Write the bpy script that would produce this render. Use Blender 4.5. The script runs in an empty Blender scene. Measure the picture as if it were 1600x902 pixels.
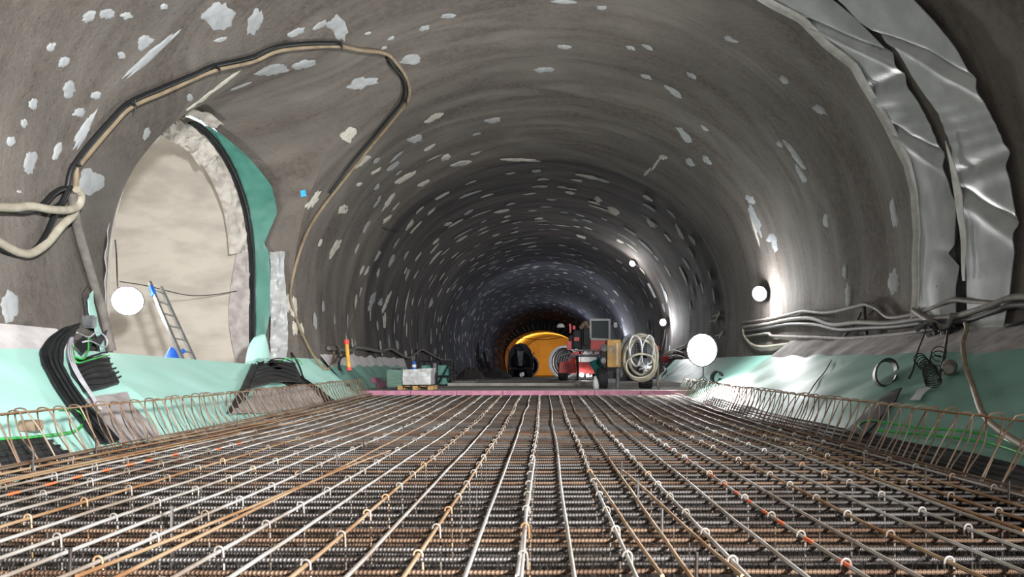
import bpy, bmesh, math, random
from mathutils import Vector, Matrix, noise
from mathutils.bvhtree import BVHTree
R = random.Random(7)
PI = math.pi
F, VX, VY = 1150.0, 850.0, 572.0          # focal length and optical axis of a 1600x902 frame
SC = bpy.context.scene
C = SC.collection
def P(px, py, D): return Vector(((px-VX)/F*D, D, (VY-py)/F*D))
def nz(v, s=1.0, o=0): return noise.noise(Vector(v)*s+Vector((o, o*.7, -o)))

# ------------------------------------------------------------------ materials
def srgb(c): return tuple(((x/255)/12.92 if x/255 <= .04045 else ((x/255+.055)/1.055)**2.4) for x in c)
MATS = {}
def mat(name, col, rough=.7, metal=0, col2=None, nscale=6, bump=0, bscale=60, stretch=(1,1,1), emit=None, estr=0, trans=0, detail=5, ramp=(.35,.65), alpha=1, spec=.5):
    if name in MATS: return MATS[name]
    m = bpy.data.materials.new(name); m.use_nodes = True
    nt = m.node_tree; b = nt.nodes['Principled BSDF']
    b.inputs['Base Color'].default_value = (*srgb(col), 1)
    b.inputs['Roughness'].default_value = rough; b.inputs['Metallic'].default_value = metal
    b.inputs['Specular IOR Level'].default_value = spec
    if trans: b.inputs['Transmission Weight'].default_value = trans
    if alpha < 1: b.inputs['Alpha'].default_value = alpha
    if emit:
        b.inputs['Emission Color'].default_value = (*srgb(emit), 1); b.inputs['Emission Strength'].default_value = estr
    tc = nt.nodes.new('ShaderNodeTexCoord'); mp = nt.nodes.new('ShaderNodeMapping')
    mp.inputs['Scale'].default_value = stretch
    nt.links.new(tc.outputs['Object'], mp.inputs['Vector'])
    n = nt.nodes.new('ShaderNodeTexNoise'); n.inputs['Scale'].default_value = nscale; n.inputs['Detail'].default_value = detail
    nt.links.new(mp.outputs[0], n.inputs['Vector'])
    r = nt.nodes.new('ShaderNodeValToRGB')
    c2 = col2 or tuple(x*.88 for x in col)
    r.color_ramp.elements[0].position = ramp[0]; r.color_ramp.elements[1].position = ramp[1]
    r.color_ramp.elements[0].color = (*srgb(col), 1); r.color_ramp.elements[1].color = (*srgb(c2), 1)
    nt.links.new(n.outputs['Fac'], r.inputs['Fac']); nt.links.new(r.outputs[0], b.inputs['Base Color'])
    if bump:
        n2 = nt.nodes.new('ShaderNodeTexNoise'); n2.inputs['Scale'].default_value = bscale; n2.inputs['Detail'].default_value = 4
        nt.links.new(mp.outputs[0], n2.inputs['Vector'])
        bp = nt.nodes.new('ShaderNodeBump'); bp.inputs['Strength'].default_value = min(1, bump*2); bp.inputs['Distance'].default_value = .02*bump
        nt.links.new(n2.outputs['Fac'], bp.inputs['Height']); nt.links.new(bp.outputs[0], b.inputs['Normal'])
    MATS[name] = m
    return m

def shotcrete():
    m = bpy.data.materials.new('shotcrete'); m.use_nodes = True; nt = m.node_tree; N = nt.nodes; L = nt.links
    b = N['Principled BSDF']; b.inputs['Roughness'].default_value = .82; b.inputs['Specular IOR Level'].default_value = .35
    tc = N.new('ShaderNodeTexCoord')
    uv = N.new('ShaderNodeUVMap'); uv.uv_map = 'UVMap'
    def noi(vec, sc, det=6, rough=.6, dist=0):
        n = N.new('ShaderNodeTexNoise'); n.inputs['Scale'].default_value = sc; n.inputs['Detail'].default_value = det
        n.inputs['Roughness'].default_value = rough; n.inputs['Distortion'].default_value = dist
        L.new(vec, n.inputs['Vector']); return n.outputs['Fac']
    def ramp(f, a, b_, ca, cb):
        r = N.new('ShaderNodeValToRGB'); r.color_ramp.elements[0].position = a; r.color_ramp.elements[1].position = b_
        r.color_ramp.elements[0].color = ca; r.color_ramp.elements[1].color = cb; L.new(f, r.inputs['Fac']); return r.outputs[0]
    def mix(f, a, b_, mode='MIX'):
        x = N.new('ShaderNodeMix'); x.data_type = 'RGBA'; x.blend_type = mode
        if isinstance(f, float): x.inputs[0].default_value = f
        else: L.new(f, x.inputs[0])
        L.new(a, x.inputs[6]); L.new(b_, x.inputs[7]); return x.outputs[2]
    # uv: x = arc metres, y = depth metres; sprayed rings run along the arc
    mp = N.new('ShaderNodeMapping'); mp.inputs['Scale'].default_value = (.22, 1.0, 1); L.new(uv.outputs[0], mp.inputs['Vector'])
    bands = noi(mp.outputs[0], 1.1, 5, .6, .6)
    base = ramp(noi(tc.outputs['Object'], .45, 6), .3, .7, (*srgb((138,132,125)),1), (*srgb((108,103,98)),1))
    base = mix(ramp(bands, .38, .62, (0,0,0,1), (1,1,1,1)), base, ramp(noi(tc.outputs['Object'], 9, 3), .3, .7, (*srgb((112,103,96)),1), (*srgb((84,77,72)),1)))
    # darker fresh shotcrete deeper in the tunnel, with light falloff painted into its colour, edge at the thick layer's joint
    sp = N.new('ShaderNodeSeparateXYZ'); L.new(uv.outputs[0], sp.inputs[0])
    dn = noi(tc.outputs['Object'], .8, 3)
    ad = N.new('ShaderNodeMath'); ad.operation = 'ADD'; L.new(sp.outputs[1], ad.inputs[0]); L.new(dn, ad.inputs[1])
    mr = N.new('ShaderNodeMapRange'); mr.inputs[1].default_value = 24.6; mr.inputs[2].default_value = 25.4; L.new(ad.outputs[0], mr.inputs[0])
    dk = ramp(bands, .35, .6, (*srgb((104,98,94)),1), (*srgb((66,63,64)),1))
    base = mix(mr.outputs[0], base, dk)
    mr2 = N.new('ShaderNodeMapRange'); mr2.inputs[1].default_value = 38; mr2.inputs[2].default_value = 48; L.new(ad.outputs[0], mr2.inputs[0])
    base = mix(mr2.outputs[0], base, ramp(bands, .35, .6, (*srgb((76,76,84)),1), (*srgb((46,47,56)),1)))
    # pores and small dark specks
    sk = ramp(noi(tc.outputs['Object'], 22, 2), .27, .34, (.25,.25,.25,1), (1,1,1,1))
    base = mix(.75, base, sk, 'MULTIPLY')
    L.new(base, b.inputs['Base Color'])
    h1 = noi(tc.outputs['Object'], 14, 8, .7); 
    bp = N.new('ShaderNodeBump'); bp.inputs['Strength'].default_value = .8; bp.inputs['Distance'].default_value = .05; L.new(h1, bp.inputs['Height'])
    bp2 = N.new('ShaderNodeBump'); bp2.inputs['Strength'].default_value = .5; bp2.inputs['Distance'].default_value = .05; L.new(bands, bp2.inputs['Height'])
    L.new(bp.outputs[0], bp2.inputs['Normal']); L.new(bp2.outputs[0], b.inputs['Normal'])
    return m

def bar_mat(name, c1, c2, rough=.38, metal=.75, ribs=0.0, axis=0):
    m = bpy.data.materials.new(name); m.use_nodes = True; nt = m.node_tree; N = nt.nodes; L = nt.links
    b = N['Principled BSDF']; b.inputs['Metallic'].default_value = metal
    tc = N.new('ShaderNodeTexCoord')
    n = N.new('ShaderNodeTexNoise'); n.inputs['Scale'].default_value = 2.2; n.inputs['Detail'].default_value = 6; L.new(tc.outputs['Object'], n.inputs['Vector'])
    r = N.new('ShaderNodeValToRGB'); r.color_ramp.elements[0].position = .42; r.color_ramp.elements[1].position = .62
    r.color_ramp.elements[0].color = (*srgb(c1),1); r.color_ramp.elements[1].color = (*srgb(c2),1)
    L.new(n.outputs['Fac'], r.inputs['Fac']); L.new(r.outputs[0], b.inputs['Base Color'])
    rr = N.new('ShaderNodeMapRange'); rr.inputs[3].default_value = rough-.08; rr.inputs[4].default_value = rough+.25; L.new(n.outputs['Fac'], rr.inputs[0]); L.new(rr.outputs[0], b.inputs['Roughness'])
    if ribs:
        mp = N.new('ShaderNodeMapping'); mp.inputs['Rotation'].default_value = (0, 0, .45 if axis == 0 else -.45+PI/2); L.new(tc.outputs['Object'], mp.inputs['Vector'])
        w = N.new('ShaderNodeTexWave'); w.wave_type = 'BANDS'; w.bands_direction = 'X'; w.inputs['Scale'].default_value = 22; w.inputs['Distortion'].default_value = 0
        L.new(mp.outputs[0], w.inputs['Vector'])
        bp = N.new('ShaderNodeBump'); bp.inputs['Strength'].default_value = 1; bp.inputs['Distance'].default_value = ribs; L.new(w.outputs['Fac'], bp.inputs['Height']); L.new(bp.outputs[0], b.inputs['Normal'])
    return m

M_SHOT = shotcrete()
M_PATCHG = mat('grey_plaster_patch', (176,180,182), .85, col2=(158,161,164), bump=.3)
M_PATCHW = mat('white_plaster_patch', (214,211,200), .85, col2=(192,188,176), bump=.3)
M_CONC = mat('pale_concrete', (186,181,172), .8, col2=(166,161,153), nscale=1.3, bump=.12, bscale=14, stretch=(1,1,2.5), ramp=(.4,.65))
M_FLOOR = mat('grey_concrete', (168,165,160), .8, col2=(132,127,121), nscale=1.5, bump=.3, bscale=30)
M_FLOORD = mat('dirty_concrete', (112,108,102), .85, col2=(76,71,66), nscale=1.2, bump=.3, bscale=20)
M_BLIND = mat('blinding_concrete', (88,84,79), .9, col2=(52,48,45), nscale=3, bump=.5)
M_TEAL = mat('mint_membrane', (190,240,230), .4, col2=(180,234,222), nscale=1.2, bump=.12, bscale=5)
M_TEALD = mat('green_membrane', (78,138,126), .5, col2=(66,124,112), nscale=1.2, bump=.12, bscale=5)
M_TEALG = mat('greygreen_membrane', (134,180,168), .5, col2=(122,168,156), nscale=1.2, bump=.12, bscale=5)
M_FLEECE = mat('grey_fleece', (180,175,174), .9, col2=(148,142,142), nscale=5, bump=.35, bscale=40)
M_FLEECEP = mat('pale_fleece', (192,187,180), .85, col2=(168,162,156), nscale=4, bump=.3, bscale=25)
M_WHITEF = mat('white_fleece', (226,222,222), .85, col2=(200,196,198), nscale=4, bump=.3, bscale=30)
M_SILV = mat('silver_sheet', (184,187,188), .42, .08, col2=(166,169,171), nscale=3, bump=.15, bscale=14)
M_SILVE = mat('silver_sheet_edge', (214,212,208), .5, .05)
M_RUBBER = mat('black_rubber', (34,38,40), .65, col2=(22,25,27), nscale=8)
M_BLACK = mat('black_plastic', (26,28,30), .5)
M_HOSEY = mat('beige_hose', (152,136,112), .65, col2=(128,112,90))
M_HOSEC = mat('cream_hose', (184,178,162), .6, col2=(160,152,136))
M_HOSEG = mat('grey_hose', (132,126,120), .65, col2=(104,98,94))
M_HOSED = mat('dark_cable', (58,57,58), .6, col2=(42,41,43))
M_HOSEGR = mat('green_tube', (62,190,84), .45)
M_HOSEW = mat('white_tube', (205,205,214), .45)
M_LS = bar_mat('steel_bar', (205,202,198), (160,146,132), .42, .55)
M_LR = bar_mat('rusty_steel_bar', (176,150,120), (148,108,72), .5, .4)
M_HK = bar_mat('hook_steel', (150,145,140), (118,106,94), .5, .5)
M_CS = bar_mat('ribbed_steel_bar', (96,92,90), (68,61,56), .42, .6, .003)
M_CR = bar_mat('rusty_ribbed_bar', (104,84,68), (78,58,44), .5, .45, .003)
M_ST = bar_mat('stirrup_steel', (140,122,106), (116,86,64), .5, .45)
M_ORANGE = mat('orange_paint', (255,124,72), .6)
M_ORANGE.node_tree.nodes['Principled BSDF'].inputs['Emission Strength'].default_value = 0
M_PINK = mat('pink_foam', (214,150,176), .8, col2=(188,124,150), bump=.1)
M_RED = mat('red_paint', (232,66,60), .45, col2=(208,48,46), nscale=4)
M_REDD = mat('dull_red_paint', (196,74,68), .55, col2=(150,52,50), nscale=5)
M_WHITE = mat('white_paint', (228,230,232), .4)
M_YEL = mat('ochre_paint', (196,148,52), .5, col2=(160,116,44), nscale=3)
M_YELP = mat('yellow_post_paint', (226,166,44), .45)
M_TYRE = mat('tyre_rubber', (52,52,54), .75, col2=(38,38,40))
M_DARK = mat('dark_grime_steel', (48,48,52), .6, .3, col2=(30,30,34), nscale=5)
M_GREY = mat('grey_machine_paint', (120,124,126), .5, .2, col2=(86,88,92), nscale=4)
M_GLASS = mat('cab_glass', (50,62,66), .35, .0, spec=.12, alpha=.85)
M_WRAP = mat('shiny_wrapping_film', (222,224,226), .22, .35, col2=(190,192,196), nscale=9, bump=.5, bscale=9)
M_WOOD = mat('pallet_wood', (206,170,112), .8, col2=(172,136,84), nscale=9)
M_GREEN = mat('green_grey_box', (104,138,122), .6, col2=(86,116,104), stretch=(1,1,8))
M_ALU = mat('aluminium', (198,200,202), .3, .85, col2=(170,172,174))
M_BLUE = mat('blue_plastic', (34,104,206), .45, col2=(26,84,180), bump=.4, bscale=20)
M_CYAN = mat('light_blue_card', (70,190,240), .6)
M_TARP = mat('green_tarpaulin', (36,110,104), .6, col2=(26,84,82), bump=.3, bscale=10)
M_RUBBLE = mat('dark_rubble', (66,62,60), .95, col2=(40,38,38), nscale=9, bump=.6)
M_DUCT = mat('white_duct_fabric', (222,214,206), .7, col2=(200,192,186))
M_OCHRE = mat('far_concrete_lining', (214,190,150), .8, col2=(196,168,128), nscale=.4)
M_LAMP = mat('lit_lamp_glass', (255,255,255), .3, emit=(255,252,244), estr=60)
M_LAMPS = mat('lit_lamp_small', (255,255,255), .3, emit=(250,252,255), estr=30)
M_LAMPY = mat('lit_sodium_glass', (255,200,90), .3, emit=(255,180,70), estr=20)
M_PAPER = mat('pale_tape', (214,206,196), .7)
M_BROWN = mat('timber_block', (150,132,112), .8, col2=(126,108,90))

# ------------------------------------------------------------------ object helpers
def link(name, me, m=None, parent=None):
    o = bpy.data.objects.new(name, me); C.objects.link(o)
    if m is not None:
        for x in (m if isinstance(m, (list, tuple)) else [m]): me.materials.append(x)
    if parent is not None:
        o.parent = parent
        o.matrix_parent_inverse = Matrix.Translation(-parent.location) if parent.type == 'EMPTY' and parent.parent is None else Matrix.Identity(4)
    return o
def tag(o, label=None, cat=None, group=None, kind=None):
    if label: o['label'] = label
    if cat: o['category'] = cat
    if group: o['group'] = group
    if kind: o['kind'] = kind
    return o
def thing(name, label, cat, loc=(0,0,0), group=None):
    o = bpy.data.objects.new(name, None); C.objects.link(o); o.location = Vector(loc); o.empty_display_size = .1
    return tag(o, label, cat, group)
class MB:
    """collects shapes in world coordinates, build() links them as one mesh"""
    def __init__(s): s.v = []; s.f = []; s.mi = []; s.uv = None
    def add(s, vs, fs, mi=0):
        k = len(s.v); s.v += [Vector(v) for v in vs]; s.f += [tuple(i+k for i in f) for f in fs]; s.mi += [mi]*len(fs); return s
    def box(s, c, d, rot=None, mi=0, bev=0):
        bm = bmesh.new(); bmesh.ops.create_cube(bm, size=1)
        bmesh.ops.scale(bm, vec=Vector(d), verts=bm.verts)
        if bev: bmesh.ops.bevel(bm, geom=list(bm.edges), offset=min(bev, min(d)*.45), segments=2, affect='EDGES')
        if rot is not None: bmesh.ops.rotate(bm, cent=(0,0,0), matrix=rot, verts=bm.verts)
        bmesh.ops.translate(bm, vec=Vector(c), verts=bm.verts)
        bm.verts.index_update()
        s.add([v.co.copy() for v in bm.verts], [[v.index for v in f.verts] for f in bm.faces], mi); bm.free(); return s
    def tube(s, pts, r, n=8, mi=0, cap=True, mis=None, closed=False):
        pts = [Vector(p) for p in pts]; k = len(pts)
        rs = r if isinstance(r, (list, tuple)) else [r]*k
        t0 = (pts[1]-pts[0]).normalized(); up = Vector((0,0,1)) if abs(t0.z) < .9 else Vector((1,0,0))
        nn = t0.cross(up).normalized(); base = len(s.v)
        for i, p in enumerate(pts):
            t = (pts[min(i+1,k-1)]-pts[max(i-1,0)])
            if closed: t = pts[(i+1) % k]-pts[i-1]
            t = t.normalized() if t.length > 1e-9 else t0
            nn = (nn-t*nn.dot(t)); nn = nn.normalized() if nn.length > 1e-6 else t.orthogonal().normalized()
            bn = t.cross(nn)
            for j in range(n):
                a = 2*PI*j/n; s.v.append(p+(nn*math.cos(a)+bn*math.sin(a))*rs[i])
        for i in range(k if closed else k-1):
            i2 = (i+1) % k
            for j in range(n):
                s.f.append((base+i*n+j, base+i*n+(j+1)%n, base+i2*n+(j+1)%n, base+i2*n+j)); s.mi.append(mis[i] if mis else mi)
        if cap and not closed:
            s.f.append(tuple(base+j for j in range(n))[::-1]); s.f.append(tuple(base+(k-1)*n+j for j in range(n))); s.mi += [mi, mi]
        return s
    def cyl(s, a, b, r, n=20, r2=None, mi=0): return s.tube([a, b], [r, r if r2 is None else r2], n, mi)
    def lathe(s, prof, c, axis, n=24, mi=0):
        """prof = [(radius, height along axis)]"""
        ax = Vector(axis).normalized(); u = ax.orthogonal().normalized(); w = ax.cross(u); c = Vector(c); base = len(s.v)
        for r, h in prof:
            for j in range(n):
                a = 2*PI*j/n; s.v.append(c+ax*h+(u*math.cos(a)+w*math.sin(a))*r)
        for i in range(len(prof)-1):
            for j in range(n):
                s.f.append((base+i*n+j, base+i*n+(j+1)%n, base+(i+1)*n+(j+1)%n, base+(i+1)*n+j)); s.mi.append(mi)
        return s
    def prism(s, poly, y0, y1, mi=0):
        """poly in XZ extruded from y0 to y1"""
        k = len(poly); vs = [(x, y0, z) for x, z in poly]+[(x, y1, z) for x, z in poly]
        s.add(vs, [tuple(range(k))[::-1] if False else tuple(range(k)), tuple(range(2*k-1, k-1, -1))]+[(i, i+k, (i+1)%k+k, (i+1)%k) for i in range(k)], mi); return s
    def grid(s, rows, mi=0, thick=0, nrm=None):
        """rows of equal length of points -> surface, with thickness"""
        a, b = len(rows), len(rows[0]); base = len(s.v)
        for r in rows: s.v += [Vector(p) for p in r]
        for i in range(a-1):
            for j in range(b-1):
                s.f.append((base+i*b+j, base+i*b+j+1, base+(i+1)*b+j+1, base+(i+1)*b+j)); s.mi.append(mi)
        if thick:
            nb = len(s.v)
            for i in range(a):
                for j in range(b):
                    du = Vector(rows[min(i+1,a-1)][j])-Vector(rows[max(i-1,0)][j]); dv = Vector(rows[i][min(j+1,b-1)])-Vector(rows[i][max(j-1,0)])
                    n_ = du.cross(dv); n_ = n_.normalized() if n_.length > 1e-9 else Vector((0,0,1))
                    s.v.append(Vector(rows[i][j])+n_*thick)
            for i in range(a-1):
                for j in range(b-1):
                    s.f.append((nb+i*b+j, nb+(i+1)*b+j, nb+(i+1)*b+j+1, nb+i*b+j+1)); s.mi.append(mi)
            def q(p0, p1): s.f.append((base+p0, nb+p0, nb+p1, base+p1)); s.mi.append(mi)
            for i in range(a-1): q(i*b, (i+1)*b); q((i+1)*b+b-1, i*b+b-1)
            for j in range(b-1): q(j+1, j); q((a-1)*b+j, (a-1)*b+j+1)
        return s
    def build(s, name, m, parent=None, smooth=True, origin=None):
        me = bpy.data.meshes.new(name); vs = s.v
        if parent is None:
            if origin is None:
                lo = [min(v[i] for v in vs) for i in range(3)]; hi = [max(v[i] for v in vs) for i in range(3)]
                origin = Vector(((lo[0]+hi[0])/2, (lo[1]+hi[1])/2, lo[2]))
            origin = Vector(origin); vs = [v-origin for v in vs]
        me.from_pydata([tuple(v) for v in vs], [], s.f); me.update()
        for p, k in zip(me.polygons, s.mi): p.material_index = k; p.use_smooth = smooth
        o = link(name, me, m, parent)
        if parent is None: o.location = origin
        if smooth: 
            try: me.set_sharp_from_angle(angle=math.radians(50))
            except Exception: pass
        return o
def spline(pts, n=8):
    pts = [Vector(p) for p in pts]; out = []
    q = [pts[0]*2-pts[1]]+pts+[pts[-1]*2-pts[-2]]
    for i in range(1, len(q)-2):
        for k in range(n):
            t = k/n; a, b, c, d = q[i-1:i+3]
            out.append(.5*((2*b)+(c-a)*t+(2*a-5*b+4*c-d)*t*t+(3*b-a-3*c+d)*t**3))
    out.append(pts[-1]); return out

# ------------------------------------------------------------------ tunnel shell
def profile():
    """points (X, Z) from left foot over the crown to the right foot, with arc length"""
    half = []
    for i in range(9):
        a = math.radians(17.06)*(1-i/8); half.append((-2.97+9*math.cos(a), 1.74-9*math.sin(a)))
    for i in range(1, 17):
        a = math.radians(58.5)*i/16; half.append((1.23+4.8*math.cos(a), 1.74+4.8*math.sin(a)))
    for i in range(1, 13):
        a = math.radians(31.5)*(1-i/12); half.append((7.15*math.sin(a), -.27+7.15*math.cos(a)))
    left = [(-x, z) for x, z in half]
    pts = left+[(x, z) for x, z in half[::-1][1:]]
    s = [0]
    for a, b in zip(pts, pts[1:]): s.append(s[-1]+math.hypot(a[0]-b[0], a[1]-b[1]))
    return pts, s
PRO, ARC = profile(); NP = len(PRO); MID = NP//2
def prof_at(t):
    t = max(0, min(ARC[-1]-1e-6, t))
    import bisect
    i = min(NP-2, bisect.bisect_right(ARC, t)-1); f = (t-ARC[i])/(ARC[i+1]-ARC[i])
    a, b = PRO[i], PRO[i+1]; x = a[0]+(b[0]-a[0])*f; z = a[1]+(b[1]-a[1])*f
    # outward normal
    dx, dz = b[0]-a[0], b[1]-a[1]; l = math.hypot(dx, dz); return x, z, -dz/l, dx/l
def t_of_z(z):       # left side
    for i in range(MID):
        if PRO[i][1] <= z <= PRO[i+1][1]:
            return ARC[i]+(z-PRO[i][1])/(PRO[i+1][1]-PRO[i][1])*(ARC[i+1]-ARC[i])
    return 0
def bulge(D, t):
    b = .018*math.sin(D*2*PI/1.25)*(.5+.5*nz((D*.2, t*.2, 0))) + .06*nz((D*.5, t*.35, 3)) + .018*nz((D*2.1, t*2.1, 9))
    if D > 24.6: b += .10
    if D > 38: b -= .08
    return b
def wall_pt(D, t, extra=0):
    x, z, nx, nz_ = prof_at(t); b = bulge(D, t)+extra
    return Vector((x+nx*b, D, z+nz_*b))
DN = [-9+i for i in range(0, 13)]+[4+i*.5 for i in range(1, 9)]+[8+i*.25 for i in range(1, 45)]+[19+i*.5 for i in range(1, 43)]+[40+i for i in range(1, 71)]
# opening on the left wall: loop (meeting line of the side passage) and mouth (lined arch at X=-7)
LOOP = [(9.2,-.55),(9.1,.6),(9.2,1.8),(9.7,3.2),(10.6,4.5),(11.8,5.45),(13.2,5.95),(14.6,6.02),(15.8,5.7),(16.7,4.9),(17.3,3.6),(17.65,2.0),(17.75,.6),(17.75,-.55)]
MOUTH = [(11.75,-.6),(11.7,.4),(11.7,1.4),(11.85,2.3),(12.2,3.1),(12.65,3.75),(13.2,4.3),(13.9,4.72),(14.7,4.85),(15.5,4.72),(16.3,4.35),(17.0,3.7),(17.35,2.7),(17.4,1.4),(17.4,.3),(17.4,-.6)]
def smooth_poly(p, n=8):
    q = spline([Vector((a, b, 0)) for a, b in p], n); return [(v.x, v.y) for v in q]
LOOPS, MOUTHS = smooth_poly(LOOP), smooth_poly(MOUTH)
CEN = (14.3, 1.6)
def ray_poly(poly, c, d):
    best = None; n = len(poly)
    for i in range(n):
        a, b = poly[i], poly[(i+1) % n]; ex, ey = b[0]-a[0], b[1]-a[1]
        den = d[0]*ey-d[1]*ex
        if abs(den) < 1e-12: continue
        s = ((a[0]-c[0])*ey-(a[1]-c[1])*ex)/den; u = ((a[0]-c[0])*d[1]-(a[1]-c[1])*d[0])/den
        if s > 0 and -1e-6 <= u <= 1+1e-6 and (best is None or s > best): best = s
    return (c[0]+d[0]*best, c[1]+d[1]*best)
LT = [(d, t_of_z(z)) for d, z in LOOPS]; CT = (CEN[0], t_of_z(CEN[1]))
D0, D1 = 8.25, 18.75
i0 = DN.index(8.25); i1 = DN.index(18.75)
JT = next(i for i in range(MID) if PRO[i][1] > 6.35)           # top row of the patch
SHELL_V, SHELL_F = [], []
def shell(name, j0, j1, skip=None):
    mb = MB(); uvs = []; idx = {}
    def V(i, j):
        if (i, j) not in idx:
            idx[(i, j)] = len(mb.v); mb.v.append(wall_pt(DN[i], ARC[j])); uvs.append((ARC[j], DN[i]))
        return idx[(i, j)]
    for i in range(len(DN)-1):
        for j in range(j0, j1):
            if skip and skip(i, j): continue
            mb.f.append((V(i, j), V(i+1, j), V(i+1, j+1), V(i, j+1))); mb.mi.append(0)
    return mb, uvs
def fin_shell(name, mb, uvs, mats):
    SHELL_F.extend([tuple(k+len(SHELL_V) for k in f) for f in mb.f]); SHELL_V.extend([v.copy() for v in mb.v])
    return (name, mb, uvs, mats)
pend = []
JL = next(i for i in range(MID) if PRO[i][1] > 4.6)
JTT = JT
sk = lambda i, j: i0 <= i < i1 and j < JT
mbL, uvL = shell('wall_left', 0, JTT, sk)
# polar patch around the side passage
bnd = []
for j in range(0, JT+1): bnd.append((DN[i0], ARC[j]))
for i in range(i0+1, i1+1): bnd.append((DN[i], ARC[JT]))
for j in range(JT-1, -1, -1): bnd.append((DN[i1], ARC[j]))
for i in range(i1-1, i0, -1): bnd.append((DN[i], ARC[0]))
NB = len(bnd); rows = []; K1, K2 = 5, 12
def dens(a, b, f): return (a[0]+(b[0]-a[0])*f, a[1]+(b[1]-a[1])*f)
MOUTH_R = []
for b in bnd:
    d = (b[0]-CT[0], b[1]-CT[1]); Lp = ray_poly(LT, CT, d)
    col = [(wall_pt(*dens(b, Lp, k/K1)), (dens(b, Lp, k/K1)[1], dens(b, Lp, k/K1)[0])) for k in range(K1+1)]
    p0 = col[-1][0]
    mo = ray_poly(MOUTHS, CEN, (p0.y-CEN[0], p0.z-CEN[1]))
    # lip slightly larger than the mouth
    lp = Vector((-6.85, CEN[0]+(mo[0]-CEN[0])*1.06, CEN[1]+(mo[1]-CEN[1])*1.05))
    MOUTH_R.append(Vector((-7.05, mo[0], mo[1])))
    for k in range(1, K2+1):
        f = k/K2; a = .72*f+.28*math.sin(PI/2*f); bq = .55*f+.45*(1-math.cos(PI/2*f))
        q = Vector((p0.x+(lp.x-p0.x)*bq, p0.y+(lp.y-p0.y)*a, p0.z+(lp.z-p0.z)*a))
        q += Vector((-.05, 0, .05))*nz(q, .9)*math.sin(PI*f)
        col.append((q, (Lp[1]-1.5*f, Lp[0]-.5*f)))
    rows.append(col)
base = len(mbL.v); KC = K1+K2+1
for col in rows:
    for q, u in col: mbL.v.append(q); uvL.append(u)
for i in range(NB):
    for k in range(KC-1):
        a = base+i*KC+k; b2 = base+((i+1) % NB)*KC+k
        mbL.f.append((a, a+1, b2+1, b2)); mbL.mi.append(0)
pend.append(fin_shell('wall_left', mbL, uvL, M_SHOT))
mbC, uvC = shell('ceiling', JTT, NP-1-JTT); pend.append(fin_shell('ceiling', mbC, uvC, M_SHOT))
mbR, uvR = shell('wall_right', NP-1-JTT, NP-1); pend.append(fin_shell('wall_right', mbR, uvR, M_SHOT))
# side passage lining
mbP = MB()
for i, p in enumerate(MOUTHS):
    for x in (-6.9, -7.05, -8.5, -10, -12.5):
        mbP.v.append(Vector((x, p[0], p[1])))
n5 = 5
for i in range(len(MOUTHS)-1):
    for k in range(4): mbP.f.append((i*n5+k, i*n5+k+1, (i+1)*n5+k+1, (i+1)*n5+k)); mbP.mi.append(0)
mbP.f.append(tuple(i*n5+4 for i in range(len(MOUTHS)))); mbP.mi.append(0)
mbP.f.append((0, 4, (len(MOUTHS)-1)*n5+4, (len(MOUTHS)-1)*n5)); mbP.mi.append(0)
SHELL_F.extend([tuple(k+len(SHELL_V) for k in f) for f in mbP.f]); SHELL_V.extend([v.copy() for v in mbP.v])
BW = BVHTree.FromPolygons(SHELL_V, SHELL_F)
def wall_hit(px, py, off=0.0):
    d = Vector(((px-VX)/F, 1, (VY-py)/F)).normalized()
    h, n, i, dist = BW.ray_cast(d*3, d)
    if h is None: return P(px, py, 20), Vector((0, -1, 0))
    if n.dot(d) > 0: n = -n
    return h+n*off, n
# plaster patches, low mounds that belong to the sprayed surface
patches = [(mbL, uvL), (mbC, uvC), (mbR, uvR)]
def which(p):
    zc = PRO[JTT][1]
    if p.z > zc-.05 and abs(p.x) < abs(PRO[JTT][0])+.1: return patches[1]
    return patches[0] if p.x < 0 else patches[2]
def blob(cpx, cpy, a, b, ang, mi, seed):
    pts = []; ca, sa = math.cos(math.radians(-ang)), math.sin(math.radians(-ang)); n = 26
    ctr = wall_hit(cpx, cpy)[0]
    for i in range(n):
        t = 2*PI*i/n
        rr = .95+.45*nz((math.cos(t)*1.3, math.sin(t)*1.3, seed*3.1))+.3*nz((math.cos(t)*4, math.sin(t)*4, seed*1.7))
        u, v = math.cos(t)*a/2*rr, math.sin(t)*b/2*rr
        pts.append((cpx+u*ca-v*sa, cpy+u*sa+v*ca))
    rings = []
    for f in (1, .72, .4):
        ring = []
        for x, y in pts:
            h, n_ = wall_hit(cpx+(x-cpx)*f, cpy+(y-cpy)*f); ring.append(h+n_*(-.004 if f == 1 else .012))
        rings.append(ring)
    h, n_ = wall_hit(cpx, cpy); top = h+n_*.014
    mb, uv = which(ctr); k = len(mb.v); nn = len(pts)
    for r in rings: mb.v += r; uv += [(0, p.y) for p in r]
    mb.v.append(top); uv.append((0, top.y))
    for q in range(2):
        for i in range(nn):
            mb.f.append((k+q*nn+i, k+q*nn+(i+1)%nn, k+(q+1)*nn+(i+1)%nn, k+(q+1)*nn+i)); mb.mi.append(mi)
    for i in range(nn): mb.f.append((k+2*nn+i, k+2*nn+(i+1)%nn, k+3*nn)); mb.mi.append(mi)
G_, W_ = 1, 2
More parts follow.
